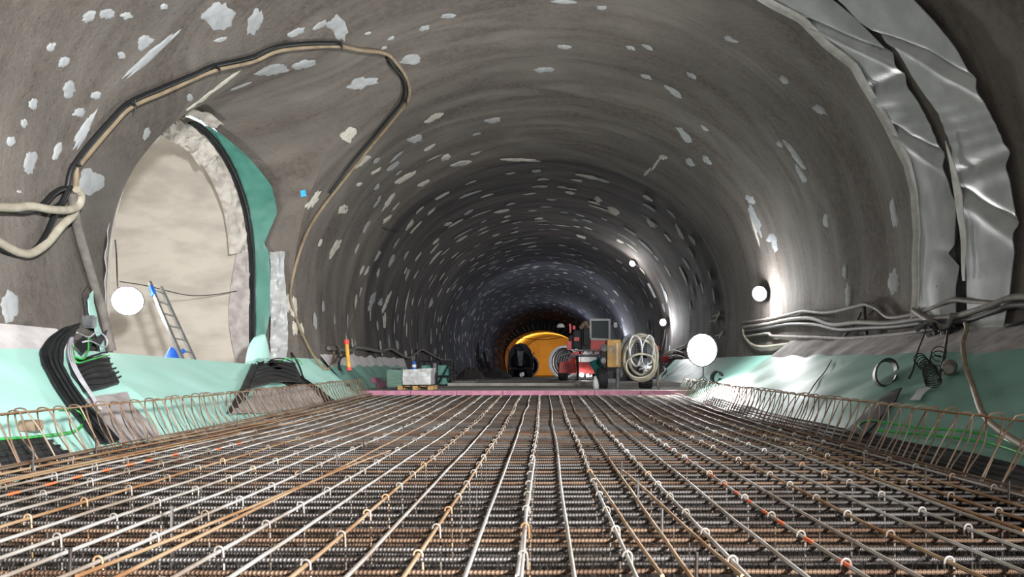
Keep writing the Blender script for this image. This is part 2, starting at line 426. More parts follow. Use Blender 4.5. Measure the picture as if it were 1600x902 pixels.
PX = [(1051,143,42,9,-36,G_),(1078,254,20,10,-46,G_),(1104,250,20,10,-50,G_),(1173,312,18,14,-40,G_),(1179,355,54,6,-76,W_),(1205,372,16,14,-60,G_),(1225,125,20,10,-45,G_),(880,3,44,6,-3,G_),(959,330,22,13,-30,W_),(1016,348,24,9,-52,W_),(1062,364,30,6,-62,W_),(934,312,14,8,-30,W_),(610,60,14,5,25,G_),(600,75,10,5,20,G_),(575,52,12,5,20,G_),(1012,74,22,7,-25,G_),(352,128,60,6,38,W_),(322,150,44,6,40,W_),(300,166,26,4,35,W_),(375,135,40,4,20,G_),(80,74,18,14,60,G_),(101,97,19,15,50,G_),(107,140,26,22,90,G_),(51,161,14,22,0,G_),(38,193,12,14,0,G_),(18,221,15,17,0,G_),(47,253,20,38,-8,G_),(89,237,34,13,68,G_),
(124,176,22,17,20,G_),(150,149,18,14,30,G_),(133,203,72,16,62,G_),(140,26,26,16,30,G_),(167,22,26,17,0,G_),(227,66,30,22,50,G_),(243,80,126,13,41,G_),(191,87,12,13,60,G_),(257,11,13,11,0,G_),
(341,25,52,46,60,G_),(398,35,24,44,-20,G_),(345,62,24,7,15,G_),(198,25,20,13,0,G_),(297,153,11,14,0,G_),(229,209,11,22,-20,G_),(141,285,52,44,50,G_),(14,482,30,52,0,G_),
(427,110,56,18,12,G_),(473,101,38,15,14,G_),(566,130,54,20,12,G_),(545,211,26,24,20,W_),(677,184,36,11,22,W_),(567,252,32,13,36,W_),(587,268,22,6,32,W_),(633,278,42,9,30,W_),(663,286,22,7,30,W_),
(723,255,34,8,10,W_),(697,246,16,9,20,W_),(491,311,40,11,60,W_),(609,313,38,7,55,W_),(536,327,22,13,40,W_),(561,288,11,6,20,W_),(643,93,40,16,10,G_),(528,42,30,38,20,G_),(500,40,26,10,30,G_),(648,218,26,13,15,G_),
(463,50,32,12,25,G_),(815,250,62,6,-2,W_),(770,188,30,9,5,G_),(850,109,34,10,0,G_),(524,388,36,10,58,W_),(581,471,38,8,72,G_),(604,473,42,6,68,W_),(594,473,14,8,80,G_),(556,470,6,6,0,G_),
(1068,210,38,12,-48,G_),(1280,170,26,14,-48,G_),(1250,270,40,9,-62,G_),(1180,345,60,11,-66,G_),(1397,335,52,12,-85,G_),(1325,462,44,10,88,G_),(1396,440,44,16,88,G_),(1218,225,14,9,-40,G_),(1243,245,60,9,-55,G_),
(1080,118,20,8,-30,G_),(880,73,26,8,-8,G_),(1142,62,24,9,-25,G_),(700,25,26,9,10,G_),(940,12,20,8,0,G_),(663,44,20,9,20,G_),(1290,345,10,26,0,G_),(1320,425,8,22,0,G_),(1210,380,10,30,10,G_),
(1012,268,18,5,48,W_),(1024,258,26,5,55,W_),(1036,246,14,8,0,W_),(640,352,22,6,55,W_),(590,400,20,6,62,W_),(566,422,18,5,65,W_),(573,424,18,5,65,W_),(605,343,20,6,40,W_),(480,320,12,5,50,W_),(700,350,14,5,20,W_),
(459,478,14,40,6,W_),(449,474,12,30,4,W_),(460,512,10,22,8,W_),(471,515,9,24,8,W_),(30,300,8,6,0,G_),(1100,200,16,6,-40,G_),(1010,120,22,7,-20,G_),(985,75,16,6,-15,G_)]
for k, (x, y, a, b, g, mi) in enumerate(PX): blob(x, y, a, b, g, mi, k+1)
def blob_world(D, t, a, b, mi, seed):
    mb, uv = which(wall_pt(D, t)); k = len(mb.v); n = 10
    for i in range(n):
        q = 2*PI*i/n; rr = 1+.6*nz((math.cos(q), math.sin(q), seed*2.3))
        mb.v.append(wall_pt(D+math.sin(q)*b/2*rr, t+math.cos(q)*a/2*rr, -.022)); uv.append((t, D))
    mb.v.append(wall_pt(D, t, -.03)); uv.append((t, D))
    for i in range(n): mb.f.append((k+i, k+(i+1)%n, k+n)); mb.mi.append(mi)
sd = 1; D = 26.2
while D < 108:
    t = 1.0+R.random()
    while t < ARC[-1]-1:
        if R.random() < (.72 if t < ARC[-1]*.62 else .5):
            blob_world(D+R.uniform(-.45,.45), t+R.uniform(-.35,.35), R.choice([.28,.34,.42,.5,.7])*(1.3 if D < 46 else 1), R.uniform(.16,.42)*(1.3 if D < 46 else 1), W_ if (R.random() < .55 and t < ARC[-1]*.8) else G_, sd); sd += 1
        t += R.uniform(.8, 1.5)
    D += 1.15
for k in range(26):     # looser scatter on the near section of the left wall and crown
    D = R.uniform(18.5, 24); t = R.uniform(1.5, 10)
    blob_world(D, t, R.uniform(.2,.5), R.uniform(.15,.35), W_ if R.random() < .6 else G_, sd); sd += 1
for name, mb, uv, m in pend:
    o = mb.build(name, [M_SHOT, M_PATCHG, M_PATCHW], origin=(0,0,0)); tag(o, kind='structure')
    ul = o.data.uv_layers.new(name='UVMap'); 
    for l in o.data.loops: ul.data[l.index].uv = uv[l.vertex_index]
o = mbP.build('wall_passage', M_CONC, origin=(0,0,0)); tag(o, kind='structure')
# portal of the far lining, yellow-lit
arch = []
for (x, z) in PRO: arch.append((x*.93-.25, (z+1)*.80-1.0))
mb = MB(); n = NP+2
for (x, z), (ax, az) in zip([(PRO[0][0], -2.3)]+PRO+[(PRO[-1][0], -2.3)], [(arch[0][0], -2.2)]+arch+[(arch[-1][0], -2.2)]):
    mb.v += [Vector((x*1.06, 110, z*1.05)), Vector((ax, 110, az)), Vector((ax, 112, az)), Vector((ax+2, 134, az))]
for i in range(n-1):
    mb.f.append((i*4, i*4+1, i*4+5, i*4+4)); mb.mi.append(0)
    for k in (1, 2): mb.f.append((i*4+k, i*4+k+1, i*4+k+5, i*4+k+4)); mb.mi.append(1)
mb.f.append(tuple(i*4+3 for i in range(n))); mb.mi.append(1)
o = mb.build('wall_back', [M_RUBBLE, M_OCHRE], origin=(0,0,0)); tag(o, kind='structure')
# ------------------------------------------------------------------ floor
MZ = -.727                       # level of the upper bars
def edgeL(D): 
    return -(3.80+.03*max(0, D-5)) if D < 10 else -(3.95+.062*(D-10))
def edgeR(D):
    return 2.76+.012*(D-5) if D < 11 else 2.83+.076*(D-11)
mb = MB(); rws = []
for D in [-9, -4, 0, 4, 8, 12, 16, 19.6]:
    rws.append([Vector((6.0*u, D, -1.16+.62*max(0, abs(u)-.72)/.28)) for u in [-1,-.94,-.88,-.8,-.72,-.4,0,.4,.72,.8,.88,.94,1]])
mb.grid(rws)
tag(mb.build('floor', M_BLIND, origin=(0,0,0)), kind='structure')
mb = MB(); mb.prism([(-6.2,-1.7),(6.2,-1.7),(6.2,-.66),(-6.2,-.66)], 19.62, 24.4); 
tag(mb.build('floor_front_slab', M_FLOOR, smooth=False, origin=(0,0,0)), kind='structure')
mb = MB(); mb.prism([(-3.2,-.7),(5.9,-.7),(5.9,-.57),(-3.2,-.57)], 24.42, 31.0)
tag(mb.build('floor_rear_slab', M_FLOOR, smooth=False, origin=(0,0,0)), kind='structure')
mb = MB(); mb.grid([[Vector((x, D, z)) for x in (-6.2, -3, 0, 3, 6.2)] for D, z in ((24.4,-.70),(31,-.66),(60,-.95),(110,-1.62),(134,-1.7))])
tag(mb.build('floor_far', M_FLOORD, origin=(0,0,0)), kind='structure')
# pink foam edge board along the slab face
mb = MB()
for k in range(7):
    x0 = -4.75+k*1.22; mb.box((x0+.6, 19.58, -.735), (1.205, .06, .155), bev=.006)
mb.build('edge_board', M_PINK); o = bpy.context.scene.objects['edge_board']
tag(o, 'pink foam edge boards along the face of the concrete slab where the bars end', 'foam board')

# ------------------------------------------------------------------ membranes
def slope_pt(side, D, v, ztop, off=0, wr=1.0, seed=0):
    xe = (edgeR(D)+.22) if side > 0 else (edgeL(D)-.22)
    xw = side*5.93
    z0 = -.92
    x = xe+(xw-xe)*v; z = z0+(ztop-z0)*(v**1.12)
    w = wr*(.05*nz((D*.9, v*2.0, seed))+.03*nz((D*2.3+v*3, v*3.5, seed+5)))*math.sin(PI*min(1, max(.0, v*.9+.08)))
    n = Vector((-side*.35, 0, .93))
    return Vector((x, D, z))+n*(off+w+.04)
SLOPES_V, SLOPES_F = [], []
def sheet(label, side, D0, D1, ztop, m, mtop=None, vtop=.84, seed=0, off=0, step=.18, topw=.0, v0=0, name='waterproofing_membrane', group=None):
    rws = []; n = max(4, int((D1-D0)/step)); nv = 22
    for i in range(n+1):
        D = D0+(D1-D0)*i/n
        zt = ztop(D) if callable(ztop) else ztop
        vt = vtop+.025*nz((D*1.7, seed, 1))
        row = []
        for j in range(nv+1):
            v = v0+(1-v0)*j/nv; row.append(slope_pt(side, D+.05*nz((v*4, D0, seed)), v, zt+.10*topw*nz((D*1.3, seed, 2)), off, 1, seed))
        rws.append(row)
    root = thing(name, label, 'membrane sheet', (rws[n//2][nv//2].x, (D0+D1)/2, rws[n//2][0].z), group)
    cut = int(nv*vtop) if mtop else nv
    mb = MB(); mb.grid([r[:cut+1] for r in rws], thick=.006 if side < 0 else -.006); mb.build('sheet', m, root)
    if mtop:
        rr = []
        for i, r in enumerate(rws):
            q = [p.copy() for p in r[cut:]]
            base_ = r[cut]; 
            for k, p in enumerate(q):
                q[k] = p+Vector((-side*.012, 0, .012))+Vector((0, 0, -.10*(.5+.9*nz((p.y*1.4, seed, 4)))))*(1-k/(len(q)-1))
            rr.append(q)
        mb2 = MB(); mb2.grid(rr, thick=.01 if side < 0 else -.01); mb2.build('fleece_band', mtop, root)
    b0 = len(SLOPES_V)
    for r in rws: SLOPES_V.extend(r)
    for i in range(n):
        for j in range(nv): SLOPES_F.append((b0+i*(nv+1)+j, b0+i*(nv+1)+j+1, b0+(i+1)*(nv+1)+j+1, b0+(i+1)*(nv+1)+j))
    return root
sheet('mint membrane sheet nearest on the left wall, with a white fleece top edge', -1, 3.2, 8.9, lambda D: .40, M_TEAL, M_WHITEF, .86, 1, topw=.4)
sheet('mint membrane sheet on the left slope below the side passage, where the ladder stands', -1, 8.7, 15.1, lambda D: .16-.03*(D-8.7), M_TEAL, None, .9, 2, .02)
sheet('dark membrane underlay beneath the black rubber bundle on the left slope', -1, 15.0, 16.6, .10, M_HOSED, None, .9, 9, -.01)
sheet('bright mint membrane panel on the left just past the fleece-topped hump', -1, 16.5, 19.3, lambda D: .12, M_TEAL, None, .9, 3, .03)
sheet('grey-green membrane panel on the left wall behind the yellow post, crumpled white top', -1, 19.4, 31, lambda D: .26, M_TEALG, M_WHITEF, .8, 4, .0, topw=1)
sheet('long green membrane sheet along the right wall with a pale grey fleece top band', 1, 2.6, 17.6, lambda D: .40+.008*D, M_TEALG, M_FLEECE, .80, 5, topw=.5)
sheet('green membrane piece on the right wall behind the bright floodlight', 1, 17.7, 33, lambda D: .22, M_TEALG, None, .8, 6, .02)
BS = BVHTree.FromPolygons(SLOPES_V, SLOPES_F)
def slope_hit(px, py, off=0.0):
    d = Vector(((px-VX)/F, 1, (VY-py)/F)).normalized()
    h, n, i, dist = BS.ray_cast(d*1.5, d)
    if h is None: return wall_hit(px, py, off)
    if n.dot(d) > 0: n = -n
    return h+n*off, n
def any_hit(px, py, off=0.0):
    a, na = slope_hit(px, py, off); b, nb = wall_hit(px, py, off)
    return (a, na) if a.length < b.length else (b, nb)
def resample(pl, n):
    pl = [Vector((x, y, 0)) for x, y in pl]; L_ = [0]
    for a, b in zip(pl, pl[1:]): L_.append(L_[-1]+(b-a).length)
    out = []
    for k in range(n):
        s = L_[-1]*k/(n-1)
        for i in range(len(pl)-1):
            if s <= L_[i+1]+1e-6:
                out.append(pl[i].lerp(pl[i+1], (s-L_[i])/max(1e-9, L_[i+1]-L_[i]))); break
    return [(v.x, v.y) for v in out]
def drape(A, B, hit, off=.03, n=24, k=6, thick=.01, wr=.02, ws=3.0, seed=0, edge=0, edge2=0, fold=None):
    """surface between two outlines lying on a wall or slope, with wrinkles"""
    a, b = resample(A, n), resample(B, n); rws = []
    for i in range(n):
        row = []
        for j in range(k):
            u = j/(k-1); x = a[i][0]+(b[i][0]-a[i][0])*u; y = a[i][1]+(b[i][1]-a[i][1])*u
            h, nn = hit(x, y)
            o = off+wr*nz(h, ws, seed)+edge*(1-u)**4+edge2*u**4
            if fold: o += fold(i/(n-1), u)
            row.append(h+nn*o)
        rws.append(row)
    mb = MB(); du = rws[1][0]-rws[0][0]; dv = rws[0][1]-rws[0][0]
    s = 1 if du.cross(dv).dot(hit(*a[0])[1]) < 0 else -1
    mb.grid(rws, thick=thick*s); return mb
def hose(name, pix, r, m, label, cat='hose', hit=any_hit, off=None, D=None, group=None, n=8, parent=None, sub=6):
    pts = []
    for p in pix:
        if len(p) == 3: pts.append(P(*p))
        elif D: pts.append(P(p[0], p[1], D))
        else: pts.append(hit(p[0], p[1], (r+.012) if off is None else off)[0])
    mb = MB(); mb.tube(spline(pts, sub), r, n)
    o = mb.build(name, m, parent)
    if parent is None: tag(o, label, cat, group)
    return o
# ------------------------------------------------------------------ silver strips, right wall
A_in = [(1070,-75),(1150,-40),(1220,0),(1263,22),(1300,60),(1346,96),(1366,133),(1400,193),(1430,250),(1440,300),(1445,366),(1443,416),(1441,500)]
A_out = [(1180,-85),(1250,-45),(1313,0),(1346,27),(1373,55),(1396,80),(1426,133),(1459,190),(1476,233),(1493,300),(1501,316),(1499,383),(1489,396),(1506,416),(1500,450),(1501,500)]
B_in = [(1200,-85),(1270,-45),(1325,0),(1350,27),(1408,68),(1433,113),(1476,173),(1496,226),(1508,300),(1516,350),(1521,433),(1522,470),(1526,535)]
B_out = [(1320,-95),(1390,-50),(1446,0),(1469,25),(1506,73),(1543,143),(1569,196),(1584,233),(1593,300),(1598,333),(1597,400),(1589,463),(1576,530)]
def creases(cs):
    def f(s, u):
        o = 0
        for c, a in cs: o += -.05*math.exp(-((s-c-(u-.5)*a)/.012)**2)+.03*math.exp(-((s-c-(u-.5)*a-.03)/.018)**2)
        o += .006*math.sin(s*230+u*9)*max(0, math.sin(s*14))*(1 if s < .62 else .1)
        return o+.05*math.sin(PI*u)
    return f
root = thing('foil_strip', 'crinkled silver sheet strip hanging down the right wall, the inner one nearer the tunnel depth', 'foil strip', wall_hit(1440,480)[0], 'silver strips down the right wall')
drape(A_in, A_out, wall_hit, .06, 120, 14, .012, .012, 1.6, 2, .05, .01, creases([(.33,.10),(.46,-.06),(.60,.05)])).build('sheet', M_SILV, root)
drape([(x-3, y+3) for x, y in A_in], [(x+6, y-3) for x, y in A_in], wall_hit, .13, 80, 4, .01, .02, 2, 5, .03, 0).build('folded_edge', M_SILVE, root)
root = thing('foil_strip', 'wider crinkled silver sheet strip down the right wall, the one closest to the right edge', 'foil strip', wall_hit(1560,500)[0], 'silver strips down the right wall')
drape(B_in, B_out, wall_hit, .06, 120, 16, .012, .012, 1.6, 8, .04, .05, creases([(.36,.12),(.62,-.05),(.71,.08)])).build('sheet', M_SILV, root)
drape([(1493,215),(1499,250),(1506,300),(1514,350),(1518,400),(1520,440)], [(1497,225),(1510,262),(1519,300),(1524,350),(1525,400),(1524,440)], wall_hit, .15, 40, 4, .01, .02, 2, 5).build('folded_edge', M_SILVE, root)
root = drape([(1474,408),(1476,430),(1472,460),(1470,505)], [(1480,415),(1479,440),(1480,462),(1482,505)], wall_hit, .10, 30, 4, .01, .03, 6, 3).build('rubber_strap', M_BLACK)
tag(root, 'thin black torn strap hanging in front of the inner silver strip', 'strap')
# dark gap material between the strips
root = drape([(1430,90),(1470,170),(1492,240),(1500,300),(1502,350),(1495,395),(1503,430),(1500,500)], [(1445,110),(1482,175),(1500,230),(1512,300),(1520,360),(1522,420),(1524,470),(1516,520)], wall_hit, .035, 40, 4, .012, .01, 3, 4).build('membrane_strip', M_DARK)
tag(root, 'dark membrane strip showing between the two silver sheets', 'membrane strip')
# ------------------------------------------------------------------ mouth of the side passage: fleece collar, black band, green band
def on_mouth(t):            # t along MOUTHS (0 near foot, 1 far foot)
    k = t*(len(MOUTHS)-1); i = min(len(MOUTHS)-2, int(k)); f = k-i
    a, b = MOUTHS[i], MOUTHS[i+1]; return a[0]+(b[0]-a[0])*f, a[1]+(b[1]-a[1])*f
def collar(t0, t1, x0, x1, inset0, inset1, n=70, k=8, wr=.05, ws=2.5, seed=0, th=.012):
    rws = []
    for i in range(n):
        t = t0+(t1-t0)*i/(n-1); d, z = on_mouth(t); row = []
        for j in range(k):
            u = j/(k-1); x = (x0(t) if callable(x0) else x0); xb = (x1(t) if callable(x1) else x1); x = x+(xb-x)*u
            ins = inset0+(inset1-inset0)*u
            cx, cz = CEN[0]-d, CEN[1]-z; l = math.hypot(cx, cz) or 1
            w = wr*nz((t*30, u*2, seed), ws*.4)+wr*.6*nz((t*90, u*5, seed+3), 1)
            row.append(Vector((x+w*.6, d+cx/l*(ins+w), z+cz/l*(ins+w))))
        rws.append(row)
    return MB().grid(rws, thick=th)
root = thing('fleece_collar', 'pale crumpled fleece hanging around the mouth of the left side passage', 'fleece', (-7.05, 17.2, -.4))
collar(.40, .62, -6.95, -7.30, .12, .42, wr=.16, seed=3).build('upper_fold', M_FLEECEP, root)
collar(.60, .80, -6.95, -7.28, .10, .34, wr=.14, seed=7).build('middle_fold', M_FLEECEP, root)
collar(.79, .992, lambda t: -6.92, lambda t: -7.02-.36*math.sin(PI*min(1,(t-.79)/.2*.9+.1)), .10, .16, wr=.07, seed=11).build('hanging_flap', M_FLEECE, root)
root = thing('rubber_band', 'black rubber band curving around the far side of the side passage mouth', 'rubber band', (-6.85, 17.4, -.4))
collar(.50, .995, -6.80, -6.93, .05, .11, wr=.02, seed=2).build('band', M_RUBBER, root)
for k in range(3): collar(.50, .995, -6.82-.04*k, -6.835-.04*k, .10, .12, k=3, wr=.004, seed=2).build('rib', M_BLACK, root)
def lin(t, tb):
    for (a, x), (b, y) in zip(tb, tb[1:]):
        if a <= t <= b: return x+(y-x)*(t-a)/(b-a)
    return tb[-1][1]
root = collar(.55, .965, lambda t: lin(t, [(.55,-6.84),(.63,-6.50),(.70,-6.18),(.745,-6.20),(.79,-6.60),(.80,-6.50),(.86,-6.42),(.93,-6.68),(.97,-6.80)]), -6.86, -.02, .03, n=90, wr=.04, seed=5).build('membrane_band', M_TEALD)
tag(root, 'dark green membrane band between black rubber and shotcrete around the passage mouth', 'membrane strip')
root = collar(.80, .97, lambda t: -6.10-.04*math.sin(t*40), lambda t: -6.45, -.02, .05, wr=.12, seed=15).build('foil_flap', M_SILV)
tag(root, 'grey crinkled sheet hanging beside the green band at the passage mouth', 'foil strip')
root = collar(.02, .36, -6.55, -7.03, -.72, .05, wr=.04, seed=21, th=-.012).build('fleece_flap', M_FLEECE)
tag(root, 'grey fleece folded along the near left edge of the side passage mouth', 'fleece')
root = collar(.42, .56, -6.55, -6.80, -.1, -.02, wr=.05, seed=24).build('fleece_strip', M_FLEECEP)
tag(root, 'thin pale fleece strip at the top of the side passage mouth', 'fleece')
# ------------------------------------------------------------------ upper reinforcement mat
mat_root = thing('rebar_mat', 'wide mat of tied steel bars covering the tunnel floor in front of the pink board', 'rebar mat', (-.5, 11, MZ-.03))
XB = [-.084+.197*k for k in range(-19, 15)]
def flare(x, D):
    f = max(0, min(1, (D-8)/11.5)); f = f*f*(3-2*f); return x*(1+.19*f)
def bar_z(x, D): return MZ+.008*nz((x*1.3, D*.7, 1))+.004*nz((x*7, D*2.5, 4))
marksL = [(18,771),(77,757),(127,747),(177,736),(213,727),(245,720),(291,710),(330,702),(365,694)]
marksR = [(1035,702),(1052,712),(1065,720),(1090,745),(1110,758),(1128,770),(1142,783),(1167,800),(1197,816),(1233,845),(1285,882)]
def mark(px, py): D = -MZ*F/(py-VY); return (px-VX)*D/F, D
MK = {}
for px, py in marksL+marksR:
    x, D = mark(px, py); k = min(range(len(XB)), key=lambda i: abs(flare(XB[i], D)-x)); MK.setdefault(k, []).append(D)
kR = max(set([min(range(len(XB)), key=lambda i: abs(flare(XB[i], mark(*p)[1])-mark(*p)[0])) for p in marksR]), key=lambda q: len(MK.get(q, [])))
for k, x in enumerate(XB):
    Ds = [.7+.3*i for i in range(63)]
    for D in MK.get(k, []): Ds += [D-.05, D+.05]
    Ds = sorted(d for d in Ds if d < 18.65)
    mis = [1 if any(abs((a+b)/2-D) < .05 for D in MK.get(k, [])) else 0 for a, b in zip(Ds, Ds[1:])]
    pts = [Vector((flare(x, D)+.018*nz((x*5, D*.35, 7))+(.03*nz((x*3, D*.5, 2)) if D > 9 else 0), D, bar_z(x, D)+.012*max(0,(D-9)/10)*nz((x*9,D*1.2,3)))) for D in Ds]
    mb = MB(); mb.tube(pts, .0086, 8, mis=mis)
    mb.build('long_bar', [M_LR if (k % 5 == 2 or k in (0, 1, 2) or R.random() < .12) else M_LS, M_ORANGE], mat_root)
# a few lapped extra bars
for (xa, ya, xb, yb, m) in [(920,735,1035,902,M_LR),(970,735,1160,902,M_LR),(610,705,120,902,M_LR),(1230,700,1600,830,M_LR),(0,742,520,640,M_LR),(0,756,560,640,M_LR),(835,720,808,902,M_LS)]:
    pa, pb = mark(xa, ya), mark(xb, yb)
    mb = MB(); mb.tube([Vector((pa[0]+(pb[0]-pa[0])*q/6, pa[1]+(pb[1]-pa[1])*q/6, MZ+.004+.006*math.sin(q))) for q in range(7)], .0082, 8)
    mb.build('lap_bar', m, mat_root)
# cross bars, ribbed, just below the long bars
CD = []; D = 1.0
while D < 18.6: CD.append(D); D += .165*R.uniform(.9, 1.1)
def cross_bar(D, z, xl, xr, r, m, name, parent, tilt=0):
    pts = [Vector((xl+(xr-xl)*i/14, D+tilt*(i/14-.5)+.006*nz((i, D, 0)), z+.006*nz((i*.6, D*3, 2)))) for i in range(15)]
    mb = MB(); mb.tube(pts, r, 8); return mb.build(name, m, parent)
extra = MB()
order = sorted(CD)
for i, D in enumerate(order):
    z = MZ-.0185; m = M_CR if R.random() < .22 else M_CS
    if i < 100: cross_bar(D, z, edgeL(D)-.12*R.random(), edgeR(D)+.12*R.random(), .0098, m, 'cross_bar', mat_root, R.uniform(-.05,.05))
    else:
        extra.tube([Vector((edgeL(D), D, z)), Vector((edgeR(D), D, z))], .0098, 8)
if extra.f:
    tag(extra.build('far_cross_bars', M_CS, mat_root), kind='stuff')
# hooked links gripping every other long bar
def hook_pts(x, D, z, h=.045):
    r = .017; p = [Vector((x-r, D, z-.03))]
    for q in range(7): a = PI*(1-q/6); p.append(Vector((x+r*math.cos(a), D, z+.004+r*math.sin(a)*1.0)))
    p.append(Vector((x+r+.002, D+.002, z-.06))); p.append(Vector((x+r+.004, D+.005, z-.26))); return p
hk = []
for k, x in enumerate(XB):
    if k % 2 == 0: continue
    D = 2.2+.25*R.random()
    while D < 18.4: hk.append((D, flare(x, D)+.018*nz((x*5, D*.35, 7)), x)); D += .43*R.uniform(.9,1.12)
def vis(h): 
    px = VX+h[1]/h[0]*F; py = VY-MZ/h[0]*F; return -20 < px < 1620 and py < 905
hk = sorted([h for h in hk if h[0] > 2.4], key=lambda h: (not vis(h), h[0]))
rest = MB()
for i, (D, x, xo) in enumerate(hk):
    if i < 100: MB().tube(hook_pts(x, D, bar_z(xo, D)), .0045, 6).build('hook_link', M_HK if R.random() < .8 else M_LR, mat_root)
    else: rest.tube(hook_pts(x, D, bar_z(xo, D)), .0052, 5)
tag(rest.build('far_hook_links', M_HK, mat_root), kind='stuff')
# upright steel pins
for px, py, h in [(109,895,38),(268,821,30),(470,742,20),(526,719,17),(568,700,15),(630,675,12),(647,668,10),(1034,831,36),(997,782,32),(971,744,24),(950,719,20),(937,700,16),(928,685,12),(1282,702,16),(1350,722,18),(1446,750,24),(1576,782,30),(150,710,26),(52,735,32),(230,696,20),(334,676,15),(370,665,12),(1088,897,34)]:
    x, D = mark(px, py); s = F/D
    MB().tube([Vector((x, D, MZ-.30)), Vector((x, D, MZ)), Vector((x+.002, D, MZ+h/s))], .0065, 7).build('upright_pin', M_CS, mat_root)
# lower mat
low = thing('rebar_mat', 'lower mat of dark crossing bars seen through the gaps under the top bars', 'rebar mat', (-.5, 9, -1.13))
for i in range(84):
    D = 1.6+i*.2+R.uniform(-.04,.04)
    cross_bar(D, -.985+.03*R.random(), edgeL(D)+.05, edgeR(D)-.05, .0095, M_CR if R.random() < .35 else M_CS, 'cross_bar', low, R.uniform(-.14,.14))
for k in range(0, 40):
    x = -3.7+k*.165
    MB().tube([Vector((flare(x, D)+.02*nz((x*4, D, 3)), D, -1.01)) for D in [1.5+1.5*i for i in range(13)]], .0095, 6).build('long_bar', M_CR if k % 3 == 0 else M_CS, low)
for kk in range(40):
    D = 2.4+kk*.28; 
    mbb = MB(); x = edgeL(D)+.2
    while x < edgeR(D)-.2:      # zigzag spacer
        a = R.uniform(.05,.09); mbb.tube([Vector((x, D, -1.12)), Vector((x+a, D+.06, MZ-.05)), Vector((x+2*a, D, -1.12))], .004, 4, cap=False); x += 2.2*a
    mbb.build('zigzag_spacer', M_CS, low)
# ------------------------------------------------------------------ kerb cages (stirrup rows)
def kerb(side, label, n_near, D0, D1, group):
    root = thing('kerb_cage', label, 'rebar cage', ((edgeL(10) if side < 0 else edgeR(10)), 10, MZ-.05), group)
    ex = (lambda D: edgeL(D)) if side < 0 else (lambda D: edgeR(D))
    H = .40 if side > 0 else .38
    def stirrup(D):
        x0 = ex(D); s = side; j = R.uniform(-.02,.02); ln = R.uniform(-.05,.05)
        top = MZ+H+.012*R.uniform(-1,1)
        pts = [(x0-s*.06, D+.0, MZ-.12), (x0, D, MZ+.0), (x0+s*(.10), D+.01+ln*.3, MZ+H*.5), (x0+s*(.19+j), D+.02+ln, top-.025), (x0+s*(.215+j), D+.02+ln, top), (x0+s*(.27+j), D+.03+ln, top+.005), (x0+s*(.305+j), D+.04+ln, top-.03), (x0+s*(.29), D+.07+ln, MZ+H*.45), (x0+s*.22, D+.10, MZ+.0), (x0+s*.17, D+.11, MZ-.12)]
        return spline(pts, 4)
    Ds = []; D = D0
    while D < D1: Ds.append(D); D += .21 if D < 12 else .25
    for D in Ds: MB().tube(stirrup(D), .0062, 6).build('stirrup', M_ST, root)
    for q, (dx, dz) in enumerate([(.20, H-.012), (.28, H-.02), (.05, .12), (.0, .02), (-.05, .012), (.12, H*.55)]):
        if q in (2, 5): continue
        MB().tube([Vector((ex(D)+side*dx+.012*nz((D, q, 0)), D, MZ+dz+.012*nz((D*.8, q*3, side)))) for D in [D0+(D1-D0)*i/40 for i in range(41)]], .0068 if q < 2 else .0075, 6).build('rail', M_LR if q < 3 else M_ST, root)
kerb(-1, 'row of bent rusty stirrups along the left edge of the bar mat', 0, 4.3, 19.3, 'kerb cages')
kerb(1, 'row of leaning rusty stirrups along the right edge of the bar mat', 0, 3.6, 19.3, 'kerb cages')
# ------------------------------------------------------------------ waterstops, fleece and tubes on the slopes
def bandstrip(label, side, D0, D1, v0, v1, zt, n, m=M_RUBBER, lab2=None, name='rubber_waterstop', w=.03):
    root = thing(name, label, 'waterstop', slope_pt(side, D0, v0, zt)+Vector((0,0,0)))
    for k in range(n):
        va = v0+(v1-v0)*k/n; rws = []
        for i in range(36):
            D = D0+(D1-D0)*i/35; c = slope_pt(side, D, va+.012*nz((D*.8, k, 5)), zt, .035+.012*nz((D, k, 8))); d = Vector((side*.7, 0, .5)).normalized()
            rws.append([c-d*w*.5, c+Vector((-side*.3,0,.9))*.012, c+d*w*.5])
        MB().grid(rws, thick=(.008 if side < 0 else -.008)).build('ribbed_band', m, root)
    return root
mbb = MB(); mbb.grid([[slope_pt(1, 3.0+i*.5, v, .45, .025, .6, 5) for v in (0.0,.02,.04,.06,.085,.11,.13)] for i in range(30)], thick=-.01)
root = mbb.build('rubber_sheet', M_HOSED); tag(root, 'dark grimy sheet along the foot of the right slope behind the stirrups', 'rubber sheet')
bandstrip('black ribbed waterstop bands running along the foot of the right slope', 1, 3.0, 16.5, .01, .15, .45, 6)
mbb = MB(); mbb.grid([[slope_pt(-1, 3.4+i*.22, v, .4, .025, .6, 1) for v in (0.0,.03,.06,.1,.14,.18,.215)] for i in range(15)], thick=.01)
root = mbb.build('rubber_sheet', M_HOSED); tag(root, 'dark grimy sheet along the foot of the left slope at the near end', 'rubber sheet')
bandstrip('black ribbed waterstop bands along the foot of the near left slope', -1, 3.4, 6.5, .02, .2, .4, 5)
for pix, lab in [([(1680,735),(1600,708),(1560,690),(1500,681),(1440,676),(1390,668),(1360,664),(1345,672),(1352,682)], 'green thin tube snaking along the foot of the right slope'),
                 ([(1680,745),(1600,718),(1550,702),(1480,690),(1420,684),(1375,680)], 'second green thin tube just below the first on the right slope')]:
    hose('thin_tube', pix, .012, M_HOSEGR, lab, 'tube', slope_hit, .05)
hose('thin_tube', [(-60,702),(0,696),(40,693),(80,688),(110,682),(124,670),(122,656),(108,648),(88,647)], .012, M_HOSEGR, 'green thin tube curling along the foot of the near left slope', 'tube', slope_hit, .06)
